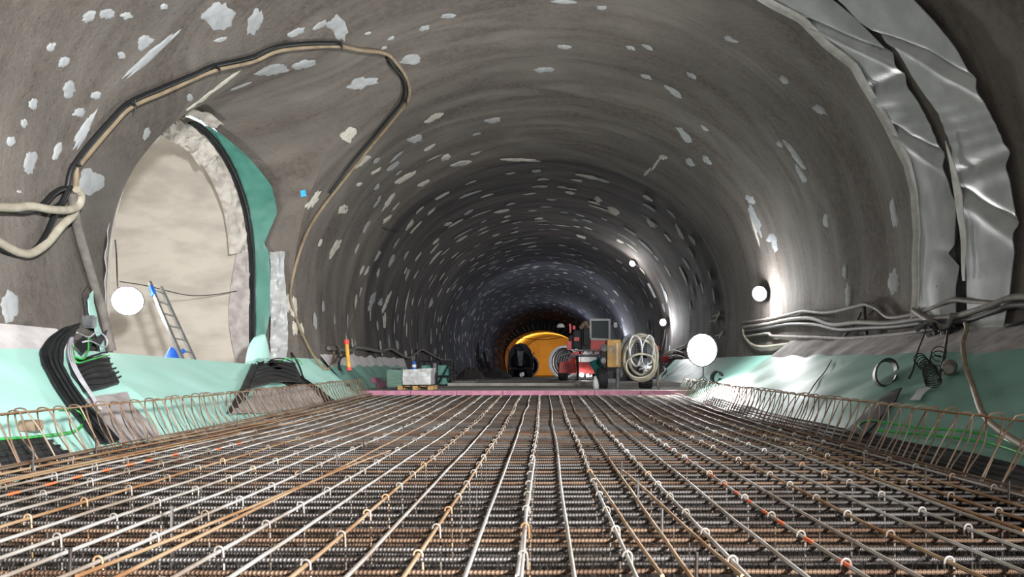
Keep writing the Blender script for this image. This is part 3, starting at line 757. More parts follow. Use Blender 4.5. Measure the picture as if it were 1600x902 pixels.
# big black waterstop strip, near left
root = thing('rubber_waterstop', 'wide black ribbed waterstop strip curling over at the top on the near left slope', 'waterstop', slope_hit(150, 700)[0])
Lp = [(104,531),(84,532),(66,541),(57,556),(60,577),(76,606),(98,642),(122,672),(146,700)]
Rp = [(102,536),(94,541),(88,550),(86,562),(91,580),(106,608),(128,640),(152,668),(180,697)]
drape(Lp, Rp, slope_hit, .05, 50, 8, .02, .02, 2, 4, .04, .04, lambda s, u: .16*max(0, .25-s)/.25).build('strip', M_RUBBER, root)
for u in (.3, .55, .8):
    ra = [(a[0]+(b[0]-a[0])*u, a[1]+(b[1]-a[1])*u) for a, b in zip(resample(Lp, 24), resample(Rp, 24))]
    MB().tube([slope_hit(x, y, .10+.16*max(0, .25-q/23)/.25)[0] for q, (x, y) in enumerate(ra)], .014, 6).build('rib', M_RUBBER, root)
for k in range(3):
    hose('thin_tube', [(100+2*k,540),(96+3*k,560),(100+3*k,582),(112+3*k,606),(130+2*k,632),(142+3*k,654)], .009, M_HOSEW, ['white thin tube running down beside the black strip, leftmost of three','white thin tube running down beside the black strip, middle of three','white thin tube running down beside the black strip, rightmost of three'][k], 'tube', slope_hit, .12, group='white injection tubes')
hose('thin_tube', [(104,541),(112,530),(124,525),(136,528),(142,538),(138,548),(126,554),(112,555)], .009, M_HOSEW, 'white thin tube looping in front of the black rubber flap', 'tube', slope_hit, .2)
hose('thin_tube', [(118,536),(124,548),(122,566),(114,580),(102,578)], .010, M_HOSEGR, 'green thin tube hanging in a bow over the black rubber flap', 'tube', slope_hit, .18)
hose('thin_tube', [(102,552),(106,574),(112,580),(128,576),(150,569),(163,567)], .010, M_HOSEGR, 'green thin tube lying across the top of the ridged black rubber piece', 'tube', slope_hit, .12)
o = drape([(104,552),(112,560),(118,567)], [(148,519),(146,530),(130,552)], slope_hit, .16, 10, 8, .015, .04, 3, 9).build('rubber_flap', M_RUBBER); tag(o, 'pointed black rubber flap sticking up behind the thin tubes', 'rubber flap')
root = thing('rubber_waterstop', 'grimy ridged black rubber piece lying on the left slope above the grey fleece', 'waterstop', slope_hit(150, 600)[0])
drape([(104,572),(108,590),(120,606),(128,619)], [(162,561),(168,575),(174,590),(181,605)], slope_hit, .07, 20, 10, .03, .02, 4, 1).build('piece', M_HOSED, root)
for q in range(6):
    y = q*8
    MB().tube([slope_hit(106+q*4+u*54, 574+y*.98-u*11+1.5*math.sin(u*6+q), .115)[0] for u in [i/12 for i in range(13)]], .013, 5).build('ridge', M_RUBBER, root)
o = drape([(131,628),(146,648),(164,672),(184,697)], [(195,617),(208,640),(226,664),(252,688)], slope_hit, .05, 24, 10, .012, .03, 3, 1).build('fleece_mat', M_FLEECE); tag(o, 'grey fleece piece laid on the left slope right of the black strip', 'fleece')
o = MB().box(slope_hit(38, 680, .10)[0], (.16,.10,.09), bev=.008).build('timber_block', M_BROWN); tag(o, 'small brown timber block behind the nearest left stirrups', 'timber block')
o = MB().box(wall_hit(131, 504, .06)[0], (.16,.12,.17), bev=.02).build('junction_box', M_GREY); tag(o, 'small grey box hanging on the left wall under the hose', 'junction box')
hose('thin_cable', [(132,447),(124,460),(127,475),(128,495)], .008, M_HOSED, 'thin dark cable dropping to the grey box on the left wall', 'cable', wall_hit, .04)
o = drape([(128,470),(134,500),(150,545),(156,575)], [(138,455),(146,500),(158,545),(161,575)], wall_hit, .06, 14, 4, .008, .03, 4, 1).build('membrane_flap', M_TEAL); tag(o, 'narrow mint membrane flap standing up left of the passage mouth', 'membrane strip')
# hump past the ladder
root = thing('rubber_waterstop', 'bundle of ribbed black rubber across the left slope under a mint flap', 'waterstop', slope_hit(430, 620)[0])
drape([(400,578),(396,590),(390,604),(386,612)], [(456,572),(462,585),(466,596),(468,604)], slope_hit, .10, 16, 12, .03, .03, 6, 2, 0, 0, lambda s, u: .08*math.sin(PI*u)).build('bundle', M_HOSED, root)
for q in range(5):
    MB().tube([slope_hit(400-q*3+u*(54+4*q), 577+q*7-4*math.sin(PI*u), .16+.07*math.sin(PI*u))[0] for u in [i/12 for i in range(13)]], .014, 5).build('ridge', M_RUBBER, root)
# standing flap above it, a real curved leaf
rws = []
for i in range(14):
    f = i/13; w = (1-f**2.2)**.5*.52+.02
    rws.append([Vector((-5.95+.12*math.sin(PI*j/10)+.02*i/13, 15.35+(j/10-.5)*2*w*1.25, -.06+f*.70+.02*math.sin(j*1.1))) for j in range(11)])
o = MB().grid(rws, thick=.012).build('membrane_flap', M_TEAL); tag(o, 'rounded mint membrane tongue standing against the pillar past the side passage', 'membrane strip')
hose('thin_tube', [(404,571),(412,577),(430,576),(450,573),(458,578),(462,584)], .010, M_HOSEGR, 'green thin tube across the top of the black rubber bundle', 'tube', slope_hit, .24)
root = drape([(398,560),(388,580),(376,606),(352,650)], [(412,548),(404,572),(392,604),(374,646)], slope_hit, .06, 24, 6, .02, .02, 3, 3).build('rubber_waterstop', M_HOSED)
tag(root, 'dark ribbed rubber strip on the slope just left of the black bundle', 'waterstop')
o = drape([(404,612),(396,620),(370,640),(356,654)], [(478,606),(486,616),(500,628),(508,640)], slope_hit, .07, 20, 14, .012, .06, 3, 8).build('fleece_mat', M_FLEECE); tag(o, 'crumpled grey fleece below the black rubber bundle on the left slope', 'fleece')
hose('rubber_edge', [(456,552),(462,575),(470,596),(480,608)], .02, M_RUBBER, 'black rubber edge strip at the right side of the mint hump', 'waterstop', slope_hit, .1)
hose('rubber_edge', [(536,556),(528,564),(526,578),(534,594),(542,608)], .03, M_RUBBER, 'curled black rubber strip at the foot of the yellow post', 'waterstop', slope_hit, .1)
# right slope coil loops
def ring_strip(name, label, px, py, a, b, ang, w, hitf, off, m=M_RUBBER):
    rws = []; c, n = hitf(px, py, off)
    for i in range(33):
        t = 2*PI*i/32*.93+.5; ca, sa = math.cos(math.radians(ang)), math.sin(math.radians(ang))
        u, v = math.cos(t)*a, math.sin(t)*b
        x, z = u*ca-v*sa, u*sa+v*ca
        q = Vector((c.x+x, c.y, c.z+z)); rws.append([q+Vector((-.03,-w*.5,0)), q+Vector((0.09,w*.5,-.03))])
    o = MB().grid(rws, thick=.022).build(name, m); return tag(o, label, 'waterstop')
ring_strip('rubber_waterstop', 'big black rubber strip curled into a loop on the right slope', 1388, 596, .15, .19, -20, .34, slope_hit, .14)
ring_strip('rubber_waterstop', 'small black rubber loop standing in front of the bright floodlight stand', 1122, 596, .13, .17, -20, .10, slope_hit, .14)
o = drape([(1396,618),(1380,630),(1352,655),(1325,680)], [(1412,612),(1402,632),(1380,658),(1352,690)], slope_hit, .06, 20, 6, .02, .02, 3, 2).build('rubber_waterstop', M_RUBBER); tag(o, 'black rubber strip running down the right slope from the large loop', 'waterstop')
o = drape([(1460,610),(1448,620),(1440,632)], [(1437,615),(1432,624),(1425,632)], slope_hit, .06, 6, 3, .01, .01, 3, 2).build('tape_strip', M_WHITE); tag(o, 'white tape strip on the green membrane right of the black loop', 'tape')
hose('thin_cable', [(1301,566),(1290,585),(1276,602),(1266,618)], .010, M_BLACK, 'thin black cable lying slantwise down the right slope', 'cable', slope_hit, .04)
# ------------------------------------------------------------------ hoses and cables
hose('cable', [(60,330),(84,322),(97,306),(103,276),(110,258),(132,228),(165,190),(197,158),(250,134),(300,113),(333,99),(390,86),(430,70),(480,64),(530,64)], .035, M_BLACK, 'black cable arching over the side passage on the left wall', 'cable', wall_hit)
hose('air_hose', [(106,330),(112,290),(116,262),(136,234),(168,196),(200,164),(252,141),(300,119),(336,105),(392,92),(432,76),(482,70),(528,69),(560,75),(600,80),(618,96),(634,120),(638,145),(628,165),(600,200),(570,236),(535,280),(500,325),(478,360),(463,400),(457,440),(455,470),(464,510),(480,545),(498,572),(508,579),(516,572),(519,556),(518,542)], .036, M_HOSEY, 'long beige hose looping over the side passage and down the far side', 'hose', any_hit)
hose('cable', [(606,88),(612,100),(628,118),(631,138),(624,158),(604,182),(580,212),(548,250),(512,300)], .035, M_BLACK, 'black cable beside the beige hose at its top right bend', 'cable', wall_hit, .06)
hose('air_hose', [(-60,322),(0,324),(30,322),(60,327),(88,328),(104,318),(108,302),(103,294)], .05, M_HOSEC, 'cream hose running in from the left edge to the hose knot', 'hose', wall_hit, .14)
hose('air_hose', [(-50,360),(0,388),(18,396),(36,397),(60,380),(84,352),(100,336),(106,316),(109,300)], .05, M_HOSEC, 'cream hose sagging in a loop below the knot at the left edge', 'hose', wall_hit, .10)
hose('cable', [(-50,366),(0,392),(30,398),(50,386),(66,360),(76,336),(88,316),(97,298),(102,290)], .035, M_BLACK, 'black cable sagging just above the lower cream hose loop', 'cable', wall_hit, .07)
hose('cable', [(-60,322),(0,329),(30,331),(56,322),(76,302),(92,294),(100,300)], .035, M_BLACK, 'black cable behind the upper cream hose at the left edge', 'cable', wall_hit, .06)
hose('air_hose', [(104,300),(108,340),(118,380),(130,420),(140,452),(152,490),(160,525),(166,550)], .06, M_HOSEG, 'thick grey hose hanging from the knot down to the membrane', 'hose', any_hit)
for k, (pix, r, m, lab) in enumerate([
  ([(1165,505),(1200,500),(1240,492),(1262,487),(1300,489),(1345,480),(1362,476),(1380,484),(1400,497),(1440,492),(1470,482),(1500,470),(1530,472),(1600,478),(1670,478)], .04, M_HOSEG, 'grey cable, topmost of the bundle along the right wall'),
  ([(1168,512),(1205,507),(1240,500),(1275,498),(1310,508),(1350,505),(1400,507),(1450,500),(1500,497),(1560,480),(1600,466),(1670,466)], .05, M_HOSEG, 'thick grey hose second from the top of the right wall bundle'),
  ([(1170,519),(1205,514),(1240,508),(1280,508),(1320,516),(1360,514),(1410,512),(1460,506),(1520,503),(1570,488),(1600,478),(1670,478)], .045, M_HOSED, 'dark cable in the middle of the right wall bundle'),
  ([(1172,527),(1205,522),(1215,526),(1280,528),(1330,530),(1380,527),(1430,522),(1470,515),(1500,512)], .04, M_HOSEG, 'grey hose, lowest of the bundle along the right wall'),
  ([(1440,486),(1470,505),(1500,520),(1525,540),(1560,546),(1600,552),(1670,552)], .055, M_HOSEG, 'thick grey hose leaving the valve cluster to the right edge'),
  ([(1166,512),(1168,525),(1178,538),(1196,543),(1225,540),(1250,537)], .035, M_HOSEC, 'white hose tail drooping under the upper right lamp'),
  ([(1358,480),(1360,510),(1366,540),(1384,556),(1405,558),(1425,550),(1440,530)], .028, M_HOSED, 'dark cable hanging in a loop below the bundle on the right wall'),
  ([(1680,480),(1600,507),(1570,524),(1540,532),(1520,530)], .03, M_HOSED, 'dark cable crossing the foot of the wider silver strip'),
  ([(1352,490),(1340,510),(1322,530)], .02, M_HOSED, 'thin dark cable slanting across the bundle on the right wall')]):
    hose('air_hose' if 'hose' in lab else 'cable', pix, r, m, lab, 'hose' if 'hose' in lab else 'cable', wall_hit, r+.06)
hose('air_hose', [(1519,505),(1516,525),(1510,545),(1511,560),(1516,585),(1524,612),(1533,638),(1545,664),(1570,690),(1600,712),(1640,735)], .028, M_HOSEY, 'pale beige hose dropping from the valve cluster over the right slope', 'hose', any_hit, .10)
# valve cluster with coiled tubes
root = thing('valve_cluster', 'tangle of valves and couplings where the hoses meet on the right wall', 'valve cluster', any_hit(1490, 560)[0])
c0 = wall_hit(1490, 520, .15)[0]
for k, (px, py, l, a, r) in enumerate([(1462,508,.32,.4,.06),(1480,520,.30,2.4,.05),(1500,508,.34,.9,.055),(1493,530,.26,1.6,.07),(1470,535,.25,2.0,.04),(1507,520,.2,0,.06)]):
    c = wall_hit(px, py, .16)[0]; d = Vector((math.cos(a)*.5, math.cos(a)*-.4, math.sin(a)))*l
    MB().lathe([(0,-l*.5),(r*.8,-l*.5),(r*.8,-l*.2),(r*1.25,-l*.2),(r*1.25,-l*.08),(r*.8,-l*.08),(r*.8,l*.3),(r*1.2,l*.3),(r*1.2,l*.42),(r*.6,l*.45),(0,l*.5)], c, d, 14).build('valve', M_DARK if k % 2 else M_GREY, root)
MB().tube(spline([wall_hit(x, y, .2)[0] for x, y in [(1442,530),(1436,548),(1437,560),(1450,562),(1468,556),(1480,545),(1486,530)]], 6), .022, 7).build('looped_hose', M_HOSEY, root)
MB().lathe([(0,0),(.05,0),(.08,.05),(.085,.28),(.06,.36),(.045,.36),(0,.36)], any_hit(1491,592,.12)[0], wall_hit(1503,545,.12)[0]-any_hit(1491,592,.12)[0], 14).build('canister', M_HOSEG, root)
def coil(px0, py0, px1, py1, r, turns, label):
    a, b = any_hit(px0, py0, .12)[0], any_hit(px1, py1, .12)[0]; ax = (b-a); u = ax.normalized().orthogonal(); w = ax.normalized().cross(u)
    pts = [a+ax*(i/(turns*12))+(u*math.cos(i*PI/6)+w*math.sin(i*PI/6))*r for i in range(turns*12+1)]
    o = MB().tube(pts, .007, 5).build('coiled_tube', M_BLACK); tag(o, label, 'tube')
coil(1441,572,1460,592,.05,6,'black spiral tube slanting left under the valve cluster')
coil(1460,592,1466,612,.06,7,'black spiral tube hanging lowest under the valve cluster')
coil(1474,560,1470,582,.06,3,'loose black spiral tube right under the valves')
hose('cable', [(1488,530),(1484,560),(1480,590),(1476,612)], .016, M_BLACK, 'black cable hanging straight down from the valve cluster', 'cable', any_hit, .14)
hose('cable', [(1453,528),(1441,560),(1433,590),(1428,605)], .012, M_BLACK, 'thin black cable hanging left of the spiral tubes', 'cable', any_hit, .12)
# left far hose along the wall
hose('air_hose', [(508,545),(530,548),(545,548),(552,544),(570,546),(590,550),(606,546),(622,555),(634,560),(645,554),(655,547),(668,553),(685,562),(700,563)], .06, M_HOSEG, 'grey hose sagging along the left wall behind the yellow post', 'hose', wall_hit, .10)
hose('air_hose', [(519,542),(523,560),(519,572),(512,580)], .045, M_HOSEG, 'short grey hose loop left of the yellow post', 'hose', any_hit, .16)
hose('cable', [(700,562),(706,573),(712,584)], .05, M_HOSED, 'dark cable end dropping at the end of the left wall hose', 'cable', any_hit, .1)
o = drape([(469,298),(471,308)], [(477,296),(479,306)], wall_hit, .02, 3, 3, .006, 0).build('marker_card', M_CYAN); tag(o, 'small light blue card stuck on the shotcrete right of the side passage', 'card')
hose('thin_cable', [(596,354),(606,358),(625,360)], .012, M_BLACK, 'short thin wire on the left tunnel wall', 'cable', wall_hit, .04)
for k, (x, y) in enumerate([(197,158),(333,99),(528,64),(110,257),(632,152)]):
    c, n = wall_hit(x, y, .03); MB().tube([c+n*.12, c-n*.03], .012, 6).tube([c+n*.1+Vector((0,0,.08)), c+n*.1, c+n*.1-Vector((0,0,.08))], .008, 6).build('hose_hanger', M_BLACK)
    o = [q for q in C.objects if q.name.startswith('hose_hanger')][-1]
    tag(o, ['black hanger bolt at the left shoulder of the hose arch','black hanger bolt above the peak of the passage mouth','black hanger bolt at the top middle of the hose arch','black hanger bolt at the hose knot on the left','black hanger bolt at the right bend of the beige hose'][k], 'bolt')
# ------------------------------------------------------------------ lamps
def flood(name, label, c, face, r, glass, stand=None, energy=0, col=(1,1,1), rad=.12, group=None, kind='SPOT', loff=.35, spot=150):
    c = Vector(c); f = Vector(face).normalized(); base = Vector(stand) if stand is not None else c
    root = thing(name, label, 'lamp', base, group)
    MB().lathe([(0,-.5*r),(.35*r,-.5*r),(.55*r,-.3*r),(1.0*r,0),(1.04*r,.0),(1.04*r,.08*r),(.97*r,.08*r)], c, f, 28).build('housing', M_DARK, root)
    MB().lathe([(.97*r,.05*r),(.7*r,.13*r),(.35*r,.18*r),(.001,.2*r)], c, f, 28).build('lens', glass, root)
    if stand is not None:
        mid = Vector((base.x, base.y, base.z+.35*(c.z-base.z)))
        MB().tube([c-f*.45*r, Vector((base.x, base.y+.0, c.z-.2*r)), mid], .022, 8).build('pole', M_GREY, root)
        for q in range(3):
            a = q*2*PI/3+.4; MB().tube([mid, Vector((base.x+.42*math.cos(a), base.y+.42*math.sin(a), base.z+.02))], .014, 6).build('leg', M_GREY, root)
    else:
        MB().tube([c-f*.45*r, c-f*.9*r+Vector((0,0,-.05)), c-f*1.6*r+Vector((0,0,-.12))], .02, 6).build('bracket', M_DARK, root)
    if energy:
        l = bpy.data.lights.new('lamp_light', kind); l.energy = energy; l.color = col; l.shadow_soft_size = rad
        if kind == 'SPOT': l.spot_size = math.radians(spot); l.spot_blend = .6
        lo = bpy.data.objects.new('lamp_light', l); C.objects.link(lo); lo.parent = root; lo.matrix_parent_inverse = Matrix.Translation(-root.location); lo.location = c+f*loff
        lo.rotation_euler = f.to_track_quat('-Z', 'Y').to_euler()
    return root
flood('floodlight', 'dazzling round floodlight on a stand at the right end of the bar mat', (4.28,19.9,.43), (-.75,-1,-.05), .44, M_LAMP, (4.35,20.1,-.66), 1500, (1,.99,.97), .25, spot=120)
flood('wall_lamp', 'bright lamp on the right wall above the drooping white hose', P(1187,459,19.6), (-.7,-.8,-.25), .20, M_LAMP, None, 210, (.97,.98,1), 0.12, 'lamps along the right wall', kind='POINT', loff=.6)
flood('wall_lamp', 'small bright lamp on the right wall above the hose-hung machine', P(1036,504,35.5), (-.6,-1,-.1), .16, M_LAMP, None, 220, (.95,.97,1), 0.12, 'lamps along the right wall', kind='POINT', loff=.6)
flood('wall_lamp', 'small lamp high on the right shoulder of the tunnel arch', P(988,412,36.8), (-.6,-.7,-.5), .15, M_LAMP, None, 120, (1,.98,.95), 0.12, 'lamps along the right wall', kind='POINT', loff=.6)
flood('wall_lamp', 'lamp on the right wall hidden behind the pump trailer', P(965,535,55), (-.6,-1,-.1), .16, M_LAMP, None, 550, (.9,.93,1), .15, 'lamps along the right wall', kind='POINT', loff=.3)
flood('wall_lamp', 'added fill lamp on the right wall, unseen behind the red machine', P(930,536,78), (-.6,-1,-.1), .16, M_LAMP, None, 900, (.8,.86,1), .15, 'lamps along the right wall', kind='POINT', loff=.3)  # unseen lamp, added to brighten the dark far walls
flood('work_light', 'added fill light behind the red machine, unseen, aimed down the tunnel', (2.2,44.2,.9), (-.05,1,.25), .2, M_LAMPS, (2.2,44.0,-.81), 1300, (.86,.9,1), .3, 'added fill lights down the tunnel', spot=95)  # hidden spot added as fill for the far tunnel and duct
root = flood('passage_lamp', 'dazzling white lamp hanging at the left side of the side passage', (-7.55,13.35,1.18), (.45,-1,-.1), .26, M_LAMP, None, 0)
for (x, y, z, e, r) in [(-7.9,13.2,1.2,230,.25)]:
    l = bpy.data.lights.new('lamp_light', 'POINT'); l.energy = e; l.color = (1,.97,.93); l.shadow_soft_size = r
    lo = bpy.data.objects.new('lamp_light', l); C.objects.link(lo); lo.parent = root; lo.matrix_parent_inverse = Matrix.Translation(-root.location); lo.location = (x, y, z)
hose('thin_cable', [(180,375,12.9),(182,400,12.9),(183,430,12.8),(184,452,12.8)], .012, M_BLACK, 'thin cable the passage lamp hangs from', 'cable')
hose('thin_cable', [(186,440,13.5),(230,447,14.5),(290,461,16.3),(330,461,17.0),(370,455,17.2)], .010, M_BLACK, 'thin dark cable strung across the pale wall inside the side passage', 'cable')
# work lights behind the photographer's place and sodium lamps in the far section
for nm, lab, c, f, e, col in [('work_light','tripod work light behind the viewpoint on the left',(-3.2,-4.5,1.6),(-.1,1,.3),250,(1,.97,.93)),('work_light','tripod work light behind the viewpoint on the right',(3.2,-5,1.6),(-.3,1,.3),150,(.96,.98,1)),('work_light','tripod work light beside the right wall behind the viewpoint, aimed at the left wall',(4.7,-5.5,2.1),(-10.7,18,1.6),18000,(1,.985,.97))]:
    flood(nm, lab, c, f, .22, M_LAMP, (c[0], c[1], -1.1), e, col, .4, 'work lights behind the viewpoint', spot=62 if e > 5000 else 150)
for x, z, lab in [(-2.5,1.6,'orange lamp inside the far lined section on the left'),(2.5,1.6,'orange lamp inside the far lined section on the right')]:
    flood('sodium_lamp', lab, (x-.2,116,z+1.2), (0,1,.5), .2, M_LAMPY, None, 1700, (1,.56,.10), .4, 'orange lamps in the far section', loff=.6)
w = bpy.data.worlds.new('World'); SC.world = w; w.use_nodes = True
w.node_tree.nodes['Background'].inputs[0].default_value = (.93,.96,1,1); w.node_tree.nodes['Background'].inputs[1].default_value = .9
# ------------------------------------------------------------------ machines and stores beyond the mat
def pb(mb, x0, y0, x1, y1, D, depth, mi=0, bev=.01, rot=None):
    a, b = P(x0, y0, D), P(x1, y1, D)
    mb.box(((a.x+b.x)/2, D+depth/2, (a.z+b.z)/2), (abs(b.x-a.x), depth, abs(a.z-b.z)), rot, mi, bev); return mb
def wheel(root, c, r, w, name='tyre'):
    c = Vector(c); ax = (1, 0, 0)
    t = MB(); t.lathe([(r*.55,-w/2),(r*.93,-w/2),(r,-w*.38),(r,w*.38),(r*.93,w/2),(r*.55,w/2),(r*.5,w*.3),(r*.5,-w*.3),(r*.55,-w/2)], c, ax, 28)
    for q in range(20):
        a = q*2*PI/20; t.box(c+Vector((0, math.cos(a)*r, math.sin(a)*r)), (w*.9, r*.12, r*.06), Matrix.Rotation(a+PI/2, 3, 'X'))
    ty = t.build(name, M_TYRE, root)
    MB().lathe([(0,-w*.36),(r*.2,-w*.40),(r*.35,-w*.2),(r*.52,-w*.3),(r*.52,w*.3),(r*.35,w*.2),(r*.2,w*.40),(0,w*.36)], c, ax, 20).build('hub', M_GREY, ty)
# red machine
D = 28.6; s_ = F/D; gz = -.57
root = thing('telehandler', 'red wheeled lifting machine with a white-framed cab parked on the slab', 'machine', (1.5, D+1.6, gz))
for (px, dd) in ((881, .3), (940, .3), (881, 2.7), (940, 2.7)):
    wheel(root, (P(px, 590, D).x, D+dd, gz+.30), .30, .34)
mb = MB(); pb(mb, 874, 566, 927, 577, D+.05, 3.0); pb(mb, 880, 575, 945, 584, D+.4, 2.4); mb.build('chassis', M_REDD, root)
mb = MB(); mb.prism([(P(x, y, D).x, P(x, y, D).z) for x, y in [(873,583),(874,570),(886,564),(900,572),(900,583)]], D-.12, D+.5); mb.build('mudguard', M_REDD, root)
mb = MB(); mb.prism([(P(x, y, D).x, P(x, y, D).z) for x, y in [(884,572),(893,553),(902,548),(902,558),(894,574)]], D-.1, D+.3); mb.build('lift_arm', M_RED, root)
mb = MB(); pb(mb, 922, 526, 953, 552, D+.1, 1.6, bev=.04); mb.build('cab_base', M_RED, root)
cab = MB()
for x in (922, 953): 
    for dd in (0, 1.3): cab.tube([P(x+.6 if x < 930 else x-.6, 533 if x > 930 else 528, D+dd), P(x+.6 if x < 930 else x-.6, 500, D+dd)], .045, 6)
for dd in (0, 1.3):
    cab.tube([P(922.5, 500, D+dd), P(952.5, 500, D+dd)], .05, 6); cab.tube([P(922.5, 530, D+dd), P(952.5, 531, D+dd)], .045, 6)
pb(cab, 921.5, 498.5, 953.5, 501, D-.02, 1.4)
cb = cab.build('cab_frame', M_WHITE, root)
mb = MB(); pb(mb, 924, 502, 951.5, 529, D+.02, .02, bev=0); mb.build('front_glass', M_GLASS, cb)
mb = MB(); pb(mb, 924, 502, 951.5, 529, D+1.32, .02, bev=0); mb.build('back_glass', M_GLASS, cb)
mb = MB(); mb.tube([P(928, 526, D-.01), P(948, 512, D-.03)], .012, 5); mb.build('wiper', M_GREY, cb)
mb = MB(); pb(mb, 932, 514, 944, 530, D+.7, .5, bev=.05); mb.build('driver_seat', M_DARK, cb)
mb = MB(); pb(mb, 909, 509, 923, 549, D+.1, .5, bev=.03); pb(mb, 912, 512, 920, 540, D-.15, .3, bev=.02); mb.build('boom', M_DARK, root)
mb = MB(); pb(mb, 896, 516, 910, 545, D+.35, .6, bev=.05); pb(mb, 889, 524, 900, 546, D+.6, .5, bev=.04); mb.build('engine_block', M_DARK, root)
for q, (x, y, r) in enumerate([(908,512,.10),(915,506,.12),(919,511,.10),(911,508,.09)]):
    mb = MB(); c = P(x, y, D+.1); mb.lathe([(0,-r),(r*.7,-r*.6),(r,0),(r*.6,r*.7),(0,r)], c, (.4,1,.5), 10); mb.build('valve_block', M_HOSEY, root)
mb = MB(); pb(mb, 886, 533, 893, 547, D+.1, .3, bev=.02); mb.build('rear_panel', M_RED, root)
mb = MB(); mb.prism([(P(x, y, D).x, P(x, y, D).z) for x, y in [(889,506),(892,506),(893,514),(892,521),(890,520)]], D, D+.15); pb(mb, 895, 509, 899, 515, D, .12); pb(mb, 897, 527, 905, 533, D+.2, .2); mb.build('red_bracket', M_RED, root)
mb = MB(); mb.lathe([(0,.16),(.08,.15),(.14,.08),(.165,0),(0,0)], P(876, 512, D), (0,0,1), 18); o = mb.build('dome_lamp', M_WHITE, root)
mb = MB(); mb.tube([P(880, 510, D), P(890, 509, D+.1), P(900, 512, D+.2)], .02, 6); mb.build('lamp_arm', M_DARK, root)
mb = MB(); mb.tube([P(953, 502, D), P(959, 501.5, D), P(961, 505, D)], .015, 6); mb.build('mirror_arm', M_GREY, root)
mb = MB(); pb(mb, 959, 504, 964.5, 512, D-.03, .07, bev=.015); mb.build('mirror', M_WHITE, root)
mb = MB(); pb(mb, 894, 554, 936, 558, D-.25, .3); pb(mb, 896, 546.5, 937, 549, D-.2, .25); mb.build('platform_rail', M_GREY, root)
for x0, x1 in ((897,905),(908,911),(920,926),(929,936)):
    mb = MB(); pb(mb, x0, 549.5, x1, 554, D-.22, .1); mb.build('lamp_cluster', M_RED if x0 < 915 else M_WHITE, root)
for x, y, r in ((909,586,.085),(918,587,.06)):
    MB().lathe([(0,-.06),(r,-.04),(r,.02),(0,.03)], P(x, y, D-.05), (0,-1,0), 16).build('headlamp', M_LAMPS, root)
mb = MB(); mb.tube([P(902, 556, D-.3), P(903, 596, D-.3)], .05, 8); pb(mb, 897, 594, 909, 595.5, D-.35, .2); mb.build('outrigger', M_DARK, root)
mb = MB(); mb.tube([P(885, 560, D-.1), P(908, 556, D-.2)], .035, 6); mb.tube([P(876, 556, D), P(892, 551, D)], .06, 8); mb.build('hydraulic_cylinder', M_GREY, root)
# trailer machine hung with hose coils
D = 20.9; gz = -.66
root = thing('trailer_pump', 'two-wheeled pump trailer with an ochre side box, hung with pale hose coils', 'machine', (P(982,600,D).x, D+.6, gz))
wheel(root, (P(944, 592, D).x, D+.55, gz+.30), .30, .27); wheel(root, (P(1013, 598, D).x, D+.6, gz+.22), .22, .36)
mb = MB(); pb(mb, 948, 582, 1022, 592, D+.3, 1.1); pb(mb, 966, 592, 1018, 596, D+.4, .6); mb.build('chassis', M_DARK, root)
mb = MB(); pb(mb, 949, 531, 970.5, 574, D-.05, .9, bev=.02, rot=None)
bx = mb.build('side_box', M_YEL, root)
mb = MB(); pb(mb, 963, 536, 966, 571, D-.07, .02, bev=0); mb.build('pale_strip', M_PAPER, bx)
mb = MB(); pb(mb, 952, 540, 961, 552, D-.065, .015, bev=0); mb.build('hatch', M_HOSEY, bx)
mb = MB(); rr = [(P(x, y, D).x, P(x, y, D).z) for x, y in [(971,590),(971,540),(976,528),(986,521.5),(1014,521.5),(1022,528),(1026,542),(1026,590)]]
mb.prism(rr, D+.25, D+1.1); mb.build('housing', M_GREY, root)
mb = MB(); pb(mb, 992, 536, 1011, 560, D+.2, .06); g = mb.build('grille', M_DARK, root)
mb = MB(); 
for q in range(6): pb(mb, 993, 538+q*2.6, 1010, 539+q*2.6, D+.18, .03, bev=0)
mb.build('slats', M_GREY, g)
mb = MB(); pb(mb, 992, 564, 1004, 573, D+.05, .22, bev=.02); mb.build('coupling_box', M_HOSEY, root)
mb = MB(); mb.lathe([(0,-.09),(.06,-.09),(.085,0),(.06,.09),(0,.1)], P(1001, 569, D-.05), (.3,-1,.2), 14); mb.build('white_coupling', M_WHITE, root)
mb = MB(); mb.tube([P(966, 576, D), P(964.5, 609.6, D)], [.07,.05], 8); pb(mb, 959, 608.3, 970, 609.8, D-.1, .2); mb.build('support_leg', M_GREY, root)
mb = MB(); pb(mb, 975, 586, 1015, 589, D-.02, .3); pb(mb, 980, 576, 1010, 579, D+.05, .2); mb.build('hose_rack', M_DARK, root)
mb = MB(); pb(mb, 940, 545, 949, 575, D+.1, .5, bev=.06); mb.build('motor', M_DARK, root)
mb = MB(); mb.lathe([(0,-.08),(.11,-.06),(.11,.06),(0,.08)], P(944, 544, D+.1), (0,-1,.1), 16); mb.build('grey_cap', M_GREY, root)
mb = MB(); pb(mb, 939, 559, 947, 568, D, .12, bev=.03); mb.build('pump_head', M_GREY, root)
def loop(cx, cy, a, b, D_, n=26, wob=.02, t0=0, t1=2*PI, tilt=0, sd_=0):
    pts = []
    for i in range(n+1):
        t = t0+(t1-t0)*i/n; u, v = math.cos(t)*a, math.sin(t)*b
        x, y = cx+u*math.cos(tilt)-v*math.sin(tilt), cy-(u*math.sin(tilt)+v*math.cos(tilt))
        q = P(x, y, D_+.03*math.sin(3*t+sd_)); pts.append(q+Vector((nz((t, sd_, 0))*wob*2, 0, nz((t, sd_, 4))*wob*2)))
    return pts
